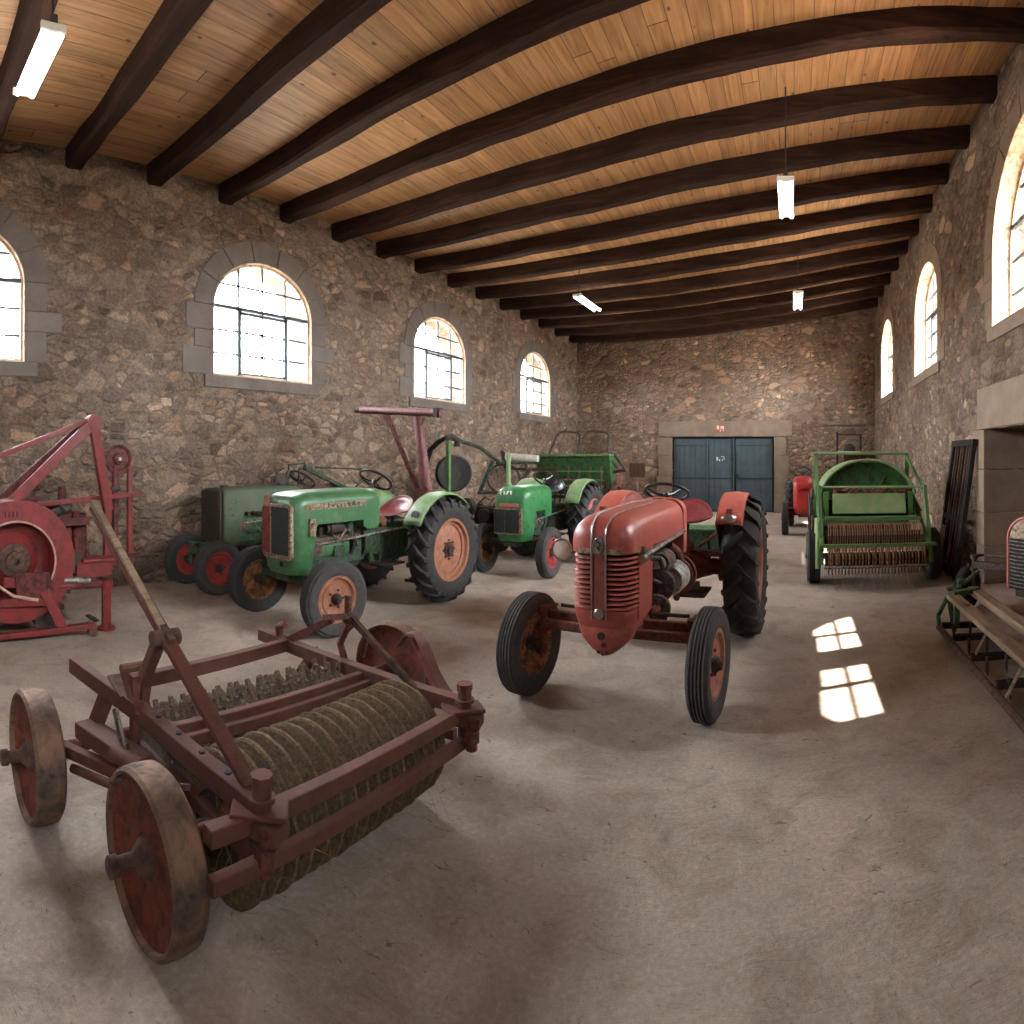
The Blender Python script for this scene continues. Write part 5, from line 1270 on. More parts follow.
    # support leg with bracket
    m = MB(); m.cyl(P(-5.0, 2.0, .02), P(-5.0, 2.0, .44), .045, 6); m.cyl(P(-5.0, 2.0, .0), P(-5.0, 2.0, .02), .085, 16); m.cyl(P(-5.0, 2.0, .40), P(-5.0, 2.0, .46), .06, 14); m.build('support_leg', M[A], t, smooth=30)
    m = MB(); m.box(P(-5.02, 1.86, .58), (.16, .34, .15)); m.box(P(-5.0, 1.94, .66), (.19, .40, .03)); m.box(P(-5.0, 1.82, .435), (.05, .36, .05)); m.box(P(-5.0, 2.08, .62), (.06, .10, .06)); m.build('leg_bracket', M[A], t, smooth=0, bevel=.006)
    m = MB(); m.cyl(P(-4.92, 1.56, .50), P(-4.90, 1.80, .49), .035, 14); m.build('drive_shaft', M['steel'], t); bar('link_rod', (-4.9, 1.30, .43), (-4.9, 1.70, .46), .03, .03, A)
    m = MB(); m.cyl(P(-4.95, 1.66, .70), P(-4.92, 1.66, .70), .07, 16); m.box(P(-4.93, 1.62, .62), (.05, .09, .12)); m.build('shaft_coupling', M['engine'], t)
    # cutter bar, skids
    bar('skid', (-4.82, .20, .05), (-4.84, 1.83, .10), .07, .05, A, (0, 0, 1)); bar('skid_strut', (-4.85, 1.36, .44), (-4.83, 1.52, .10), .09, .03); bar('skid', (-5.7, .30, .05), (-5.7, 1.8, .06), .07, .05, D, (0, 0, 1))
    m = MB(); m.cyl(P(-4.86, 1.80, .05), P(-4.80, 1.80, .05), .045, 14); m.build('skid_pivot', M['iron_rust'], t)
    bar('lower_arm', (-4.86, .40, .36), (-4.86, 1.42, .34), .07, .04); bar('lower_arm', (-4.88, 1.0, .52), (-4.88, 1.42, .50), .09, .03)
    m = MB(); m.tube([P(-4.84, .70, .62), P(-4.84, .92, .52), P(-4.84, 1.08, .41), P(-4.84, 1.30, .36)], .014, 8); m.build('spring_rod', M['seat_rim'], t)
    m = MB(); m.prism([(1.10, .60), (1.40, .60), (1.46, .42), (1.12, .36)], .03, Matrix.Translation(O + V((-4.87, 0, 0))) @ PX); m.build('side_plate', M[D], t, smooth=0)
    m = MB()
    for k in range(7):
        a = -1.2 + k * .12
        m.bar(P(-5.0 - .03 * (k % 2), 1.12 + .50 * math.cos(a), .69 + .52 * math.sin(a)), P(-5.0, 1.12 + .62 * math.cos(a + .05), .69 + .60 * math.sin(a + .05)), .035, .02, (1, 0, 0))
    m.build('pickup_tine', M['iron_rust'], t, smooth=0)
    m = MB(); m.cyl(P(-5.5, .9, .22), P(-5.0, .9, .22), .16, 20); m.cyl(P(-5.5, 1.4, .16), P(-4.95, 1.4, .16), .10, 16); m.build('pickup_roller', M['engine'], t)
drum_machine()
o = MB().box((0, 0, 0), (.16, .05, .02), (0, .15, .3)).build('iron_scrap', M['engine'], smooth=0, bevel=.004); o.location = (-5.32, 1.98, .022); tag(o, 'dark flat scrap of iron lying by the foot of the red machine', 'scrap')

# ------------------------------------------------------------------ red hoist standing behind the green tractor
def hoist():
    t = thing('hoist_frame', 'tall dark red hoist frame with a horizontal crossbar against the stone wall', 'hoist', (-4.35, 6.05, 0))
    O = V((4.35, -6.05, 0)); P = lambda x, y, z: V((x, y, z)) + O
    m = MB(); m.cyl(P(-5.58, 6.0, 2.27), P(-4.2, 6.0, 2.16), .05, 16); cb = m.build('crossbar', M['red_hoist'], t)
    m = MB(); m.cyl(P(-5.68, 6.0, 2.275), P(-5.56, 6.0, 2.268), .04, 14); m.box(P(-4.25, 6.0, 2.17), (.06, .12, .12)); m.build('crossbar_cap', M['dark'], cb)
    m = MB(); m.tube([P(-4.60, 6.02, 2.14), P(-4.56, 6.02, 1.95), P(-4.45, 6.02, 1.2), P(-4.42, 6.02, .9)], [.045, .06, .085, .09], 16); m.build('post', M['red_hoist'], t)
    m = MB(); m.bar(P(-4.42, 6.02, .95), P(-4.40, 6.02, .02), .12, .12); m.box(P(-4.40, 6.02, .02), (.5, .4, .04)); m.build('base', M['red_hoist'], t, smooth=0, bevel=.006)
    m = MB(); m.bar(P(-5.10, 6.0, 2.18), P(-4.55, 6.02, 1.12), .05, .05); m.bar(P(-5.22, 6.0, 2.22), P(-5.06, 6.0, 2.08), .06, .05); m.build('brace', M['red_mach_dk'], t, smooth=0, bevel=.004)
    m = MB(); m.prism([(-4.72, 2.14), (-4.48, 2.12), (-4.56, 1.93), (-4.63, 1.93)], .05, Matrix.Translation(O + V((0, 5.99, 0))) @ PY); m.build('gusset', M['red_hoist'], t, smooth=0)
    m = MB(); m.cyl(P(-4.52, 5.93, 1.12), P(-4.52, 6.1, 1.12), .08, 14); m.bar(P(-4.60, 5.9, .98), P(-4.35, 5.92, 1.22), .05, .06); m.box(P(-4.40, 5.93, 1.03), (.26, .05, .10), (0, .5, 0)); m.build('pivot_bracket', M['redA_rust'], t)
hoist()

# ------------------------------------------------------------------ machinery along the wall
def tedder():
    t = thing('hay_tedder', 'dark green tedder with black wheel arcs and thin linkage beside the stone wall', 'farm machine', (-5.6, 8.6, 0))
    O = V((5.6, -8.6, 0)); P = lambda x, y, z: V((x, y, z)) + O
    m = MB(); m.bar(P(-5.55, 8.15, .6), P(-5.55, 8.15, 1.88), .06, .07); m.build('mast', M['greenH'], t, smooth=0, bevel=.006)
    m = MB(); m.tube([P(-5.56, 8.10, 1.93), P(-5.50, 8.16, 1.96), P(-5.44, 8.25, 1.90), P(-5.46, 8.28, 1.80)], .055, 12); m.build('mast_head', M['engine'], t)
    m = MB(); m.tube([P(-6.05, 8.25, .95), P(-6.12, 8.25, 1.2), P(-6.1, 8.25, 1.5), P(-5.98, 8.22, 1.74), P(-5.80, 8.2, 1.87), P(-5.62, 8.15, 1.93)], [.05, .055, .055, .05, .045, .04], 12); m.build('mudguard_arc', M['dark'], t)
    m = MB(); m.tube([P(-5.5, 8.2, 1.92), P(-5.2, 8.6, 1.78), P(-4.98, 8.9, 1.52)], .035, 10); m.build('linkage_arm', M['green_dk'], t)
    m = MB(Matrix.Translation(P(-5.75, 8.6, 1.32)) @ Matrix.Rotation(-.80, 4, 'Z') @ RX); m.lathe([(.15, -.09), (.30, -.10), (.33, -.05), (.33, .05), (.30, .10), (.15, .09)], 40, None, True); w_ = m.build('spare_wheel', M['rubber_dk'], t)
    m = MB(Matrix.Translation(P(-5.75, 8.6, 1.32)) @ Matrix.Rotation(-.80, 4, 'Z') @ RX); m.lathe([(0, 0), (.06, .0), (.06, .04), (.16, .02), (.16, .06), (0, .08)], 30); m.build('rim', M['engine'], w_)
    m = MB(); m.bar(P(-5.05, 8.8, 1.55), P(-5.25, 8.7, 1.0), .14, .06); m.bar(P(-5.05, 8.9, 1.50), P(-4.35, 9.2, 1.50), .05, .045); m.build('main_frame', M['green_dk'], t, smooth=0, bevel=.005)
    m = MB(); m.tube([P(-4.95 + .33 * math.cos(a), 9.0, 1.22 + .26 * math.sin(a)) for a in [2 * PI * i / 28 for i in range(28)]], .018, 8, True); m.build('reel_hoop', M['engine'], t)
    m = MB(); m.tube([P(-4.55, 9.1, 1.5), P(-4.5, 9.1, 1.2), P(-4.75, 9.05, .9)], .03, 8); m.tube([P(-4.45, 9.1, 1.4), P(-4.8, 9.0, .98)], .035, 8); m.tube([P(-5.3, 8.7, .98), P(-4.5, 9.0, .98)], .03, 8); m.build('reel_strut', M['iron_rust'], t)
    m = MB(); rnd = random.Random(8)
    for k in range(26):
        a = P(-5.5 + rnd.random() * .95, 8.3 + rnd.random() * .3, .25 + rnd.random() * .7); m.tube([a, a + V((rnd.uniform(-.2, .2), rnd.uniform(-.1, .1), rnd.uniform(-.25, .1))), a + V((rnd.uniform(-.3, .3), 0, rnd.uniform(-.3, .0)))], .014, 6)
    m.build('spring_tine', M['engine'], t)
    m = MB(); m.box(P(-5.1, 8.5, .62), (.7, .3, .3)); m.cyl(P(-5.25, 8.32, .75), P(-5.25, 8.22, .75), .17, 20); m.cyl(P(-4.92, 8.34, .62), P(-4.92, 8.24, .62), .12, 18); m.build('gear_casing', M['engine'], t, bevel=.02)
    for x in (-5.75, -4.75):
        m = MB(Matrix.Translation(P(x, 8.55, .3)) @ RX); m.lathe([(.18, -.05), (.28, -.06), (.30, 0), (.28, .06), (.18, .05)], 36, None, True); m.lathe([(0, -.02), (.18, -.01), (.18, .01), (0, .02)], 20, None); m.build('ground_wheel', M['rubber_dk'], t)
    m = MB(); m.bar(P(-5.75, 8.55, .3), P(-4.75, 8.55, .3), .05, .05); m.bar(P(-5.55, 8.15, .62), P(-5.4, 8.5, .3), .07, .07); m.build('axle', M['green_dk'], t, smooth=0)
tedder()
def hopper():
    t = thing('seed_drill', 'long green seed drill with hopper, twin rail loops and slatted front, near the corner', 'seed drill', (-4.85, 12.0, 0))
    O = V((4.85, -12.0, 0)); P = lambda x, y, z: V((x, y, z)) + O
    m = MB(); out = [(11.7, 1.62), (12.25, 1.62), (12.15, 1.12), (11.85, 1.0)]
    m.prism(out, 1.75, Matrix.Translation(O + V((-5.62, 0, 0))) @ PX); h_ = m.build('hopper', M['greenH_dk'], t, smooth=0, bevel=.01)
    m = MB(); m.box(P(-4.74, 11.97, 1.65), (1.78, .64, .05)); m.build('hopper_lid', M['greenH'], h_, smooth=0, bevel=.01)
    for z in (1.30, 1.12, .98):
        m = MB(); m.bar(P(-5.9, 11.55, z), P(-3.95, 11.55, z), .04, .03); m.build('slat_rail', M['greenH'] if z > 1.2 else M['steel'], t, smooth=0)
    for k in range(8): x = -5.75 + k * .25; MB().bar(P(x, 11.56, 1.4), P(x, 11.5, .8), .03, .02).build('rail_upright', M['iron_rust'], t, smooth=0)
    m = MB(); m.bar(P(-5.9, 11.8, .85), P(-3.9, 11.8, .85), .12, .12); m.bar(P(-5.9, 12.2, .7), P(-3.9, 12.2, .7), .08, .08); m.build('main_frame', M['green_dk'], t, smooth=0, bevel=.006)
    for x in (-5.22, -4.55):
        m = MB(); m.tube([P(x - .12, 11.75, 1.6), P(x + .04, 11.9, 2.08), P(x + .09, 11.95, 2.16), P(x + .18, 12.0, 2.18), P(x + .52, 12.0, 2.15), P(x + .56, 12.0, 2.10), P(x + .56, 12.0, 1.62)], .025, 8); m.build('rail_loop', M['engine'], t)
    m = MB(); m.tube([P(-3.95, 12, 1.6), P(-3.85, 12, 1.66), P(-3.72, 12, 1.5), P(-3.60, 12, 1.32), P(-3.9, 12, 1.28)], .035, 10); m.tube([P(-4.1, 11.9, 1.4), P(-3.9, 11.9, 1.55), P(-3.75, 11.9, 1.36)], .025, 8); m.build('chain_guard', M['engine'], t)
    for x in (-5.95, -3.82):
        m = MB(Matrix.Translation(P(x, 12.0, .5)) @ RX); m.lathe([(.46, -.04), (.5, -.04), (.5, .04), (.46, .04)], 44, None, True)
        for k in range(8): a = 2 * PI * k / 8; m.bar((.05 * math.cos(a), .05 * math.sin(a), 0), (.47 * math.cos(a), .47 * math.sin(a), 0), .02, .02)
        m.cyl((0, 0, -.06), (0, 0, .06), .07, 14); m.build('ground_wheel', M['iron_rust'], t)
    for k in range(14): x = -5.6 + k * .13; MB().tube([P(x, 11.95, 1.02), P(x, 11.85, .6), P(x, 12.0, .08)], .02, 6).build('seed_tube', M['dark'], t)
    m = MB(); m.cyl(P(-6.2, 11.4, 1.62), P(-5.45, 11.5, 1.56), .085, 16); m.build('white_roll', M['white'], t, label='chipped white roller on the drill')
    m = MB(); m.bar(P(-6.3, 11.4, 1.7), P(-6.22, 11.4, 1.35), .05, .05); m.tube([P(-6.32, 11.4, 1.74), P(-6.2, 11.4, 1.62)], .04, 8); m.bar(P(-6.2, 11.42, 1.35), P(-5.0, 11.5, 1.33), .04, .05); m.build('roll_bracket', M['engine'], t, smooth=0)
hopper()
def rake():
    t = TD; O = V((6.02, -3.66, 0)); P = lambda x, y, z: V((x, y, z)) + O
    m = MB(); m.bar(P(-5.95, 5.25, 1.46), P(-5.9, 6.35, 1.02), .06, .05); m.bar(P(-5.9, 6.3, 1.04), P(-5.9, 6.5, .1), .06, .06); m.build('implement_beam', M['greenB_dk'], t, smooth=0, bevel=.004)
    m = MB(); m.tube([P(-6.0, 5.0, 1.18), P(-6.0, 5.02, 1.5), P(-6.0, 5.3, 1.52), P(-6.0, 5.34, 1.44)], .014, 8); m.tube([P(-6.0, 5.18, 1.22), P(-6.0, 5.2, 1.44), P(-6.0, 5.4, 1.46)], .012, 8); m.build('handle', M['green_dk'], t)
    m = MB(); m.tube([P(-6.0, 5.5, 1.46), P(-5.98, 6.5, 1.42), P(-5.98, 6.62, 1.34), P(-5.98, 6.45, 1.24), P(-5.98, 6.3, 1.15)], .012, 8); m.build('guide_loop', M['green_dk'], t)
    m = MB(); rnd = random.Random(3)
    for k in range(9):
        a = P(-6.0, 4.66 + rnd.random() * .4, 1.16 + rnd.random() * .08); m.tube([a, a + V((0, rnd.uniform(-.12, .12), rnd.uniform(.05, .2)))], .014, 6)
    m.cyl(P(-6.02, 4.86, 1.30), P(-5.98, 4.86, 1.30), .09, 14); m.cyl(P(-6.02, 4.8, 1.2), P(-5.98, 4.8, 1.2), .07, 12); m.build('clamp_cluster', M['engine'], t)
    m = MB(); m.bar(P(-6.0, 4.7, 1.17), P(-6.0, 6.5, 1.12), .05, .05); m.box(P(-6.02, 5.55, 1.18), (.06, .9, .09)); m.build('implement_bar', M['iron_rust'], t, smooth=0)
    m = MB()
    for y in (4.72, 6.45): m.bar(P(-6.0, y, 1.15), P(-6.0, y, .02), .05, .05); m.box(P(-6.0, y, .02), (.25, .3, .04))
    m.build('support_leg', M['green_dk'], t, smooth=0)
rake()

# ------------------------------------------------------------------ big green pickup machine
def pickup():
    t = thing('forage_harvester', 'large green pickup harvester with arched hood and rows of rusty tines', 'harvester', (1.0, 7.8, 0))
    O = V((-1.0, -7.8, 0)); P = lambda x, y, z: V((x, y, z)) + O
    G, K = 'greenH', 'greenH_dk'
    for x in (.32, 1.68):
        m = MB(); m.bar(P(x, 8.45, 1.25), P(x + (.02 if x < 1 else -.02), 6.95, .50), .05, .09); m.bar(P(x, 8.5, .5), P(x, 8.5, 1.66), .06, .05); m.bar(P(x, 8.5, 1.2), P(x, 7.5, .9), .03, .04); m.bar(P(x, 7.3, 1.24), P(x + .02, 7.0, .3), .045, .05)
        m.build('side_frame', M[G], t, smooth=0, bevel=.005)
    m = MB(); m.tube([P(.32, 8.5, 1.66), P(1.68, 8.5, 1.66)], .024, 10); m.build('top_bar', M['greenP'], t)
    m = MB(); m.tube([P(.30, 7.35, 1.22), P(1.66, 7.35, 1.22)], .016, 8); m.build('cross_bar', M['greenP'], t)
    m = MB(); m.bar(P(.31, 8.48, 1.62), P(.33, 7.2, .78), .04, .03); m.bar(P(1.68, 8.48, 1.62), P(1.66, 7.3, 1.2), .04, .03); m.build('brace', M[G], t, smooth=0)
    # arched hood
    rows = []; n = 28
    for i in range(n + 1):
        a = PI * (.06 + .88 * i / n); x = 1.0 - .66 * math.cos(a); z = 1.0 + .57 * math.sin(a)
        rows.append([(x, 7.7, z), (x, 8.9, z - .02)])
    rows = [[P(*p) for p in r] for r in rows]
    m = MB(); m.loft(rows, False, False, wrap=False); hd = m.build('arched_hood', M['greenP'], t, smooth=60, solid=.03)
    m = MB(); out = [(1.0 - .64 * math.cos(PI * i / n), .98 + .55 * math.sin(PI * i / n)) for i in range(n + 1)]; m.prism(out, .03, Matrix.Translation(O + V((0, 7.86, 0))) @ PY); m.build('hood_bulkhead', M[K], hd, smooth=30)
    m = MB()
    for a, b in (((.62, 1.05), (.52, 1.42)), ((1.1, 1.02), (1.24, 1.34)), ((.62, 1.25), (.8, 1.05))): m.bar(P(a[0], 7.84, a[1]), P(b[0], 7.84, b[1]), .03, .02)
    m.build('hood_rib', M[K], hd, smooth=0)
    # sloping cover panel and tray
    m = MB(); m.bar(P(.50, 7.45, 1.0), P(1.46, 7.45, 1.0), .03, .27, (0, .35, 1)); pn = m.build('cover_panel', M['greenP'], t, smooth=0, bevel=.008)
    m = MB(); m.box(P(.42, 7.5, .98), (.06, .10, .34)); m.box(P(1.53, 7.5, .98), (.06, .10, .34)); fasten(m, [P(.42, 7.44, .90 + .08 * k) for k in range(3)] + [P(1.53, 7.44, .90 + .08 * k) for k in range(3)], .012, (0, -1, 0)); m.build('panel_bracket', M[G], pn, smooth=30)
    m = MB(); m.bar(P(.40, 7.32, .82), P(1.62, 7.32, .82), .16, .05); m.build('tray', M[G], t, smooth=0, bevel=.006)
    m = MB(); m.box(P(1.0, 7.8, .92), (1.2, .5, .25)); m.build('chamber', M['dark'], t, smooth=0)
    m = MB(); rnd = random.Random(5)
    for k in range(16): x = .5 + rnd.random() * 1.0; m.tube([P(x, 7.5, 1.12), P(x + rnd.uniform(-.1, .1), 7.52, 1.18), P(x + rnd.uniform(-.15, .15), 7.6, 1.14)], .02, 6)
    m.build('chain_drive', M['redA_rust'], t)
    # tine rollers
    m = MB(); m.cyl(P(.38, 7.2, .58), P(1.6, 7.2, .58), .10, 18); m.build('reel_drum', M['dark'], t)
    m = MB(); m.cyl(P(.38, 7.0, .36), P(1.6, 7.0, .36), .08, 18); m.build('pickup_drum', M['dark'], t)
    for k in range(40):
        x = .42 + k * .0303; rnd = random.Random(k)
        def tine():
            m = MB(); m.tube([(0, .02, .17), (0, -.08, .165), (.004, -.135, .08), (0, -.14, -.02), (-.003, -.11, -.12), (0, -.04, -.165)], .0075, 6); return m.build('reel_tine', M['tine'])
        put('tine1', 'reel_tine', t, tine, P(x + rnd.uniform(-.004, .004), 7.2, .60), (0, rnd.uniform(-.05, .05), 0))
    for k in range(30):
        x = .42 + k * .0405
        def tine2():
            m = MB(); m.tube([(0, .0, .13), (0, -.10, .12), (0, -.15, .03), (0, -.13, -.08), (0, -.06, -.15), (0, -.07, -.20)], .009, 6); return m.build('pickup_tine', M['tine'])
        put('tine2', 'pickup_tine', t, tine2, P(x, 7.0, .38), (0, 0, 0))
    m = MB(); m.bar(P(.34, 6.92, .535), P(1.74, 6.92, .535), .05, .04); m.build('cross_bar', M[G], t, smooth=0, bevel=.004)
    m = MB(); m.tube([P(.36, 6.84, .285), P(1.62, 6.84, .29)], .014, 8); m.build('stripper_bar', M['steel'], t)
    for k in range(16):
        x = .44 + k * .076; m = put('strip', 'stripper_rod', t, lambda: MB().tube([(0, 0, .25), (0, -.06, .12), (0, -.04, 0)], .008, 6).build('stripper_rod', M['tine']), P(x, 6.9, .285))
    # side gear, hydraulic ram, wheels
    m = MB(); m.cyl(P(.29, 7.0, .25), P(.30, 7.15, .80), .028, 12); m.cyl(P(.30, 7.15, .66), P(.305, 7.2, .84), .045, 12); m.build('side_ram', M['greenP'], t)
    m = MB(); rnd = random.Random(9)
    for (y, z, r) in ((8.1, .9, .2), (7.75, .7, .13), (8.45, .6, .18), (7.9, 1.1, .08)): m.lathe([(0, 0), (r, 0), (r, .03), (r * .8, .04), (0, .04)], 28, axis(P(.27, y, z), (-1, 0, 0)))
    m.build('chain_sprocket', M['iron_rust'], t)
    m = MB(); m.tube([P(.22, 7.75, .83), P(.22, 8.1, 1.1), P(.22, 8.32, 1.0), P(.22, 8.6, .66), P(.22, 8.45, .42), P(.22, 7.9, .58)], .014, 6, True); m.build('drive_chain', M['engine'], t)
    for x, s in ((.25, -1), (1.80, 1)):
        w_ = front_wheel(t, (x - 1.0, 7.42 - 7.8, .335), s, .332, .17, 'greenH', 'rubber_dk', 'ground_wheel')
    m = MB(); m.bar(P(.3, 7.42, .335), P(1.75, 7.42, .335), .07, .07); m.box(P(1.0, 8.3, .55), (1.2, .9, .25)); m.build('chassis', M[K], t, smooth=0, bevel=.008)
    m = MB(); rnd = random.Random(6)
    for k in range(22):
        x = .45 + rnd.random() * 1.2; m.tube([P(x, 6.95, .2), P(x + rnd.uniform(-.03, .03), 6.9, .1), P(x + rnd.uniform(-.06, .06), 6.85, .012)], .003, 4)
    o = m.build('dry_grass', M['straw'], t); o['kind'] = 'stuff'
pickup()

# ------------------------------------------------------------------ slatted rack leaning on the wall by the doorway
def rack():
    t = thing('slatted_rack', 'dark slatted timber rack leaning upright against the stone wall', 'rack', (2.05, 7.6, 0))
    lean = math.atan2(.26, 1.83); T = Matrix.Rotation(lean, 4, 'Y')
    H, W_ = 1.84, .92
    def part(name, c, d, mt='wood_black'):
        return MB(T).box(c, d).build(name, M[mt], t, smooth=0, bevel=.006)
    part('stile', (0, -W_ / 2, H / 2 + .01), (.06, .08, H)); part('stile', (0, W_ / 2, H / 2 + .01), (.06, .08, H)); part('top_rail', (0, 0, H - .03), (.07, W_ + .12, .09)); part('middle_rail', (0, 0, .78), (.05, W_, .07)); part('bottom_rail', (0, 0, .08), (.05, W_, .08))
    for k in range(6): part('slat', (.005, -W_ / 2 + W_ * (k + 1) / 7, H / 2), (.03, .035, H - .1), 'wood_brown' if k % 2 else 'wood_black')
    m = MB(T); m.box((-.03, .28, .35), (.03, .22, .6)); m.tube([(-.05, -.3, .05), (-.06, -.1, .3), (-.05, .1, .1)], .02, 8); m.build('backing_board', M['wood_brown'], t, smooth=0)
    p = thing('iron_prop', 'short dark curved iron bracket on the floor at the foot of the rack', 'bracket', (2.0, 6.72, 0))
    m = MB(); m.tube([(-.12, -.05, .03), (0, 0, .05), (.1, .06, .16), (.12, .05, .3)], .03, 8); m.build('arm', M['engine'], p, smooth=30); MB().box((-.1, -.04, .015), (.16, .1, .03)).build('foot', M['engine'], p, smooth=0)
rack()

# ------------------------------------------------------------------ low harrow frame beside the doorway
def harrow():
    t = thing('harrow_frame', 'low weathered harrow frame of pale timber and green iron below the doorway', 'harrow', (1.6, 4.0, 0))
    O = V((-1.6, -4.0, 0)); P = lambda x, y, z: V((x, y, z)) + O
    m = MB(); m.bar(P(1.42, 5.06, .345), P(1.40, 2.7, .345), .11, .045); m.build('top_plank', M['wood_grey'], t, smooth=0, bevel=.006)
    m = MB(); m.bar(P(1.68, 5.25, .34), P(1.66, 3.0, .34), .10, .06); m.build('top_plank', M['wood_grey'], t, smooth=0, bevel=.006)
    m = MB(); m.tube([P(1.28, 4.98, .09), P(1.285, 4.3, .07), P(1.28, 3.3, .07), P(1.27, 2.75, .07)], .028, 10); m.build('ground_rail', M['iron_rust'], t)
    m = MB(); m.bar(P(1.70, 5.0, .06), P(1.70, 2.75, .06), .06, .05); m.build('ground_rail', M['iron_rust'], t, smooth=0)
    m = MB(); m.tube([P(1.28, 4.98, .09), P(1.29, 5.06, .17), P(1.36, 5.10, .27), P(1.39, 5.08, .34)], .022, 10); m.build('bent_end', M['greenD_side'], t)
    for (a, b) in (((1.39, 5.06, .34), (1.44, 5.04, .02)), ((1.42, 4.9, .33), (1.42, 4.9, .10))):
        m = MB(); m.bar(P(*a), P(*b), .05, .04); m.build('leg', M['greenD_side'], t, smooth=0, bevel=.004)
    for y in (4.05, 3.35, 2.85):
        m = MB(); m.bar(P(1.42, y, .33), P(1.31, y + .06, .07), .045, .02); m.build('upright', M['wood_grey'], t, smooth=0, bevel=.003)
    m = MB(); m.bar(P(1.39, 5.02, .36), P(1.80, 5.45, .47), .035, .03); m.bar(P(1.55, 5.2, .46), P(1.55, 5.2, .2), .07, .05); m.build('green_strut', M['greenD_side'], t, smooth=0, bevel=.004)
    m = MB(); m.bar(P(1.40, 5.0, .375), P(1.70, 5.15, .36), .08, .04); m.build('end_bracket', M['greenD_side'], t, smooth=0, bevel=.004)
    for y in (4.95, 4.6, 4.1, 3.55, 3.0):
        m = MB(); m.bar(P(1.30, y, .11), P(1.72, y - .03, .10), .05, .05); m.build('cross_bar', M['wood_black'], t, smooth=0, bevel=.004)
    for k in range(14):
        x = 1.38 + (k % 3) * .15; y = 4.85 - (k // 3) * .44
        put('spike', 'spike', t, lambda: MB().tube([(0, 0, .08), (0, 0, -.02), (0, -.02, -.055)], [.014, .012, .003], 6).build('spike', M['engine']), P(x, y, .07))
    m = MB(); m.cyl(P(1.42, 4.6, .367), P(1.42, 4.6, .376), .028, 10); m.build('bolt_plate', M['redA_rust'], t)
harrow()

# tractor standing in the doorway: only its nose shows
def door_tractor():
    rz = math.atan2(-.66, -.75) + PI / 2
    t = thing('tractor', 'tractor with pink edged arched grille of thin wires, parked in the side doorway', 'tractor', (2.26, 4.97, 0), rz)
    hw = .21; n = 16
    def arc(k, y, dz=0, zt=.86): return [(-hw * k, y, .40), (-hw * k, y, zt)] + [(-hw * k * math.cos(PI * i / n), y, zt + hw * k * math.sin(PI * i / n) * .95 + dz) for i in range(1, n)] + [(hw * k, y, zt), (hw * k, y, .40)]
    m = MB(); m.loft([arc(1, -.25), arc(1.03, -.2), arc(1.04, .2), arc(1.0, 1.0)]); bo = m.build('bonnet', M['redA'], t, smooth=50)
    m = MB(); m.loft([arc(.93, -.262), arc(.93, -.25)]); m.build('radiator_core', M['dark'], t, smooth=30)
    m = MB(); m.tube(arc(.98, -.262), .014, 8); m.build('grille_surround', M['rim_pink'], bo)
    m = MB(); m.loft([[(x, -.272, .86), (x, -.268, .86 + math.sqrt(max(0, (hw * .9) ** 2 - x * x)) * .95 + .001), (x, -.258, .86 + math.sqrt(max(0, (hw * .9) ** 2 - x * x)) * .95), (x, -.258, .86)] for x in [-hw * .9 + hw * 1.8 * i / 18 for i in range(19)]]); m.build('badge_plate', M['cream_trim'], bo, smooth=30)
    m = MB()
    for k in range(13): z = .43 + k * .034; m.tube([(-hw * .96, -.262, z), (-hw * .5, -.288, z - .004), (0, -.295, z - .006), (hw * .5, -.288, z - .004), (hw * .96, -.262, z)], .005, 6)
    m.build('grille_wires', M['steel'], t)
    m = MB(); m.tube([(0, -.298, .40), (0, -.302, .86)], .008, 6); m.build('grille_strip', M['steel'], t)
    m = MB(); m.box((0, .15, .38), (.34, .7, .14)); m.box((0, .7, .5), (.3, .9, .3)); m.build('chassis', M['engine'], t, bevel=.02)
    front_axle(t, .96, .48, .22, 'engine_red', y=.22); front_wheel(t, (.94, .22, .222), 1, .22, .09, rim='engine', tyre='rubber_dk'); front_wheel(t, (-.94, .22, .222), -1, .22, .09, rim='engine', tyre='rubber_dk')
    gearbox(t, .95, 1.2, .6, 'engine', 1.6, .52, .52); steering(t, (0, 1.25, 1.25), .18, .5, (0, 1.0, .95)); seat_pan(t, (0, 1.6, .92), .42, .4, .14, 'seat_red', None, .1, 'engine', (0, 1.5, .7))
    for s in (-1, 1): rear_wheel(t, (s * .55, 1.6, .5), s, .5, .22)
door_tractor()

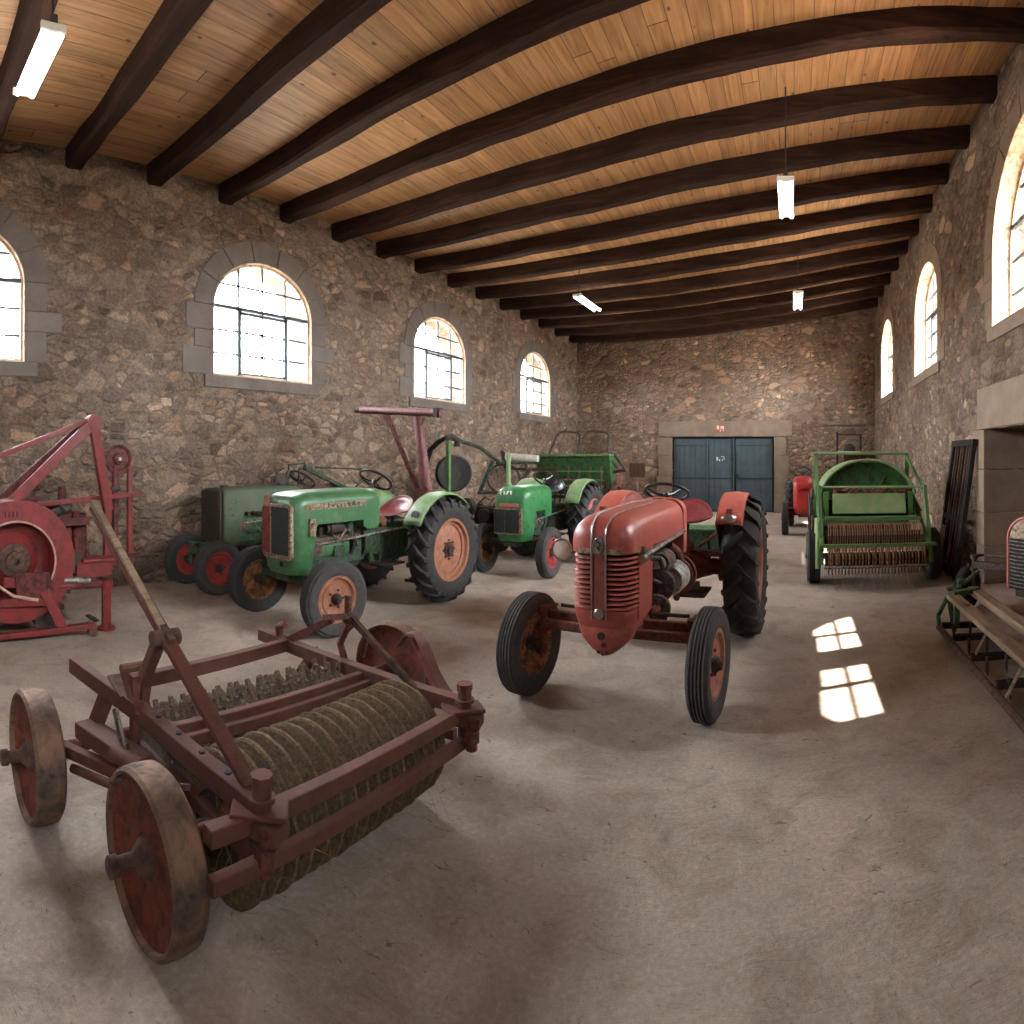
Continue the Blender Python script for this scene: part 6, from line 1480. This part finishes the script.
# ------------------------------------------------------------------ things by the end wall
def green_box():
    t = thing('feed_trough', 'low dark green steel box on the floor behind the faded red tractor', 'trough', (-1.35, 8.9, 0))
    m = MB(); m.box((0, 0, .34), (1.1, .5, .30)); m.build('box', M['green_dk'], t, smooth=0, bevel=.015)
    m = MB(); m.box((0, -.02, .50), (1.16, .56, .03)); m.build('rim', M['greenH_dk'], t, smooth=0, bevel=.006)
    for x in (-.48, .48):
        for y in (-.2, .2): MB().box((x, y, .10), (.06, .06, .20)).build('leg', M['green_dk'], t, smooth=0)
green_box()
def crate(loc, d, label, mt='brick'):
    t = thing('wooden_crate', label, 'crate', loc, 0, 'crates by the end wall'); w_, dp, h = d; n = 4
    for i in range(n):
        z = h * (i + .5) / n
        m = MB(); m.box((0, -dp / 2, z), (w_, .02, h / n - .015)); m.box((0, dp / 2, z), (w_, .02, h / n - .015)); m.box((-w_ / 2, 0, z), (.02, dp, h / n - .015)); m.box((w_ / 2, 0, z), (.02, dp, h / n - .015)); m.build('slat', M[mt], t, smooth=0)
    m = MB()
    for sx in (-1, 1):
        for sy in (-1, 1): m.box((sx * (w_ / 2 - .03), sy * (dp / 2 - .03), h / 2), (.04, .04, h))
    m.build('corner_post', M['wood_brown'], t, smooth=0); MB().box((0, 0, .015), (w_, dp, .02)).build('bottom', M['wood_brown'], t, smooth=0)
for i, (z, lab) in enumerate(((0, 'red-brown slatted crate on the floor, lowest of the stack near the corner'), (.42, 'red-brown slatted crate in the middle of the stack near the corner'), (.84, 'red-brown slatted crate topmost on the stack near the corner'))):
    crate((-4.62 + .03 * i, 13.6, z), (.62, .45, .41), lab)
t_ = thing('iron_hoop', 'thin iron wheel hoop leaning above the crate stack by the wall', 'hoop', (-4.62, 13.6, 1.25))
m = MB(); m.tube([(.26 * math.cos(a), 0, .27 + .26 * math.sin(a)) for a in [2 * PI * i / 30 for i in range(30)]], .012, 8, True); m.build('hoop', M['iron_rust'], t_)
t_ = thing('marker_stake', 'thin pale stake standing upright before the end wall', 'stake', (-4.0, 14.4, 0))
m = MB(); m.cyl((0, 0, 0.02), (0, 0, 1.05), .025, 8); m.build('stake', M['wood_grey'], t_); m = MB(); m.box((0, 0, .02), (.3, .3, .04)); m.build('foot', M['wood_brown'], t_, smooth=0)
m = MB(); m.box((0, 0, 1.27), (.42, .04, .36)); m.build('board', M['wood_brown'], t_, smooth=0, label='small brown board on top of the stake')
t_ = thing('display_stand', 'thin dark post frame with a white shelf and dark cap before the end wall', 'stand', (1.55, 16.2, 0))
for x in (-.33, .33): MB().cyl((x, 0, 0), (x, 0, 2.32 if x < 0 else 2.26), .026, 8).build('post', M['dark'], t_)
MB().cyl((-.33, 0, 2.24), (.33, 0, 2.24), .014, 8).build('top_rail', M['dark'], t_)
MB().box((0, .02, 1.74), (.66, .28, .06)).build('shelf', M['white'], t_, smooth=0, bevel=.01)
m = MB(); m.ball((.02, .02, 1.80), .17, 18, 10, (1, .8, 1.15)); m.build('cap', M['clay'], t_)
t_ = thing('wall_board', 'dark red-brown board leaning on the end wall behind the harvester', 'board', (1.75, 16.55, 0))
m = MB(); m.box((0, .06, .88), (.62, .04, 1.74), (-.04, 0, 0)); m.build('board', M['red_mach_dk'], t_, smooth=0, bevel=.01)
m = MB(); m.box((0, .01, 1.68), (.62, .03, .09)); m.build('batten', M['wood_brown'], t_, smooth=0)
t_ = thing('wall_shelf', 'long narrow wooden rail fixed high on the end wall over the display stand', 'rail', (1.4, YF - .04, 2.57))
m = MB(); m.box((0, 0, 0), (1.25, .08, .05)); m.build('rail', M['wood_grey'], t_, smooth=0, bevel=.006)
# ------------------------------------------------------------------ daylight
wd = bpy.data.worlds.new('World'); sc.world = wd; wd.use_nodes = True
wt = wd.node_tree; bg = wt.nodes['Background']; bg.inputs[1].default_value = 88.0
tc = wt.nodes.new('ShaderNodeTexCoord'); sz = wt.nodes.new('ShaderNodeSeparateXYZ'); wt.links.new(tc.outputs['Generated'], sz.inputs[0])
cr = wt.nodes.new('ShaderNodeValToRGB'); wt.links.new(sz.outputs[2], cr.inputs[0]); wt.links.new(cr.outputs[0], bg.inputs[0])
el = cr.color_ramp.elements; el[0].position = 0.0; el[0].color = (.36, .32, .27, 1); el[1].position = .04; el[1].color = (.92, .96, 1.0, 1)
sun = bpy.data.lights.new('sun', 'SUN'); sun.energy = 80; sun.angle = math.radians(.6); sun.color = (1, .93, .82)
so = bpy.data.objects.new('sun', sun); COL.objects.link(so)
d = V((-.862, -.30, -1.54)).normalized()
so.rotation_euler = d.to_track_quat('-Z', 'Y').to_euler(); so.location = (8, 10, 12)
sc.view_settings.view_transform = 'Standard'; sc.view_settings.look = 'None'; sc.view_settings.gamma = 1
sc.view_settings.use_curve_mapping = False
sc.view_settings.exposure = 0.18
sc.cycles.max_bounces = 10; sc.cycles.diffuse_bounces = 7; sc.cycles.use_denoising = True
sc.cycles.sample_clamp_indirect = 12; sc.cycles.caustics_reflective = False; sc.cycles.caustics_refractive = False
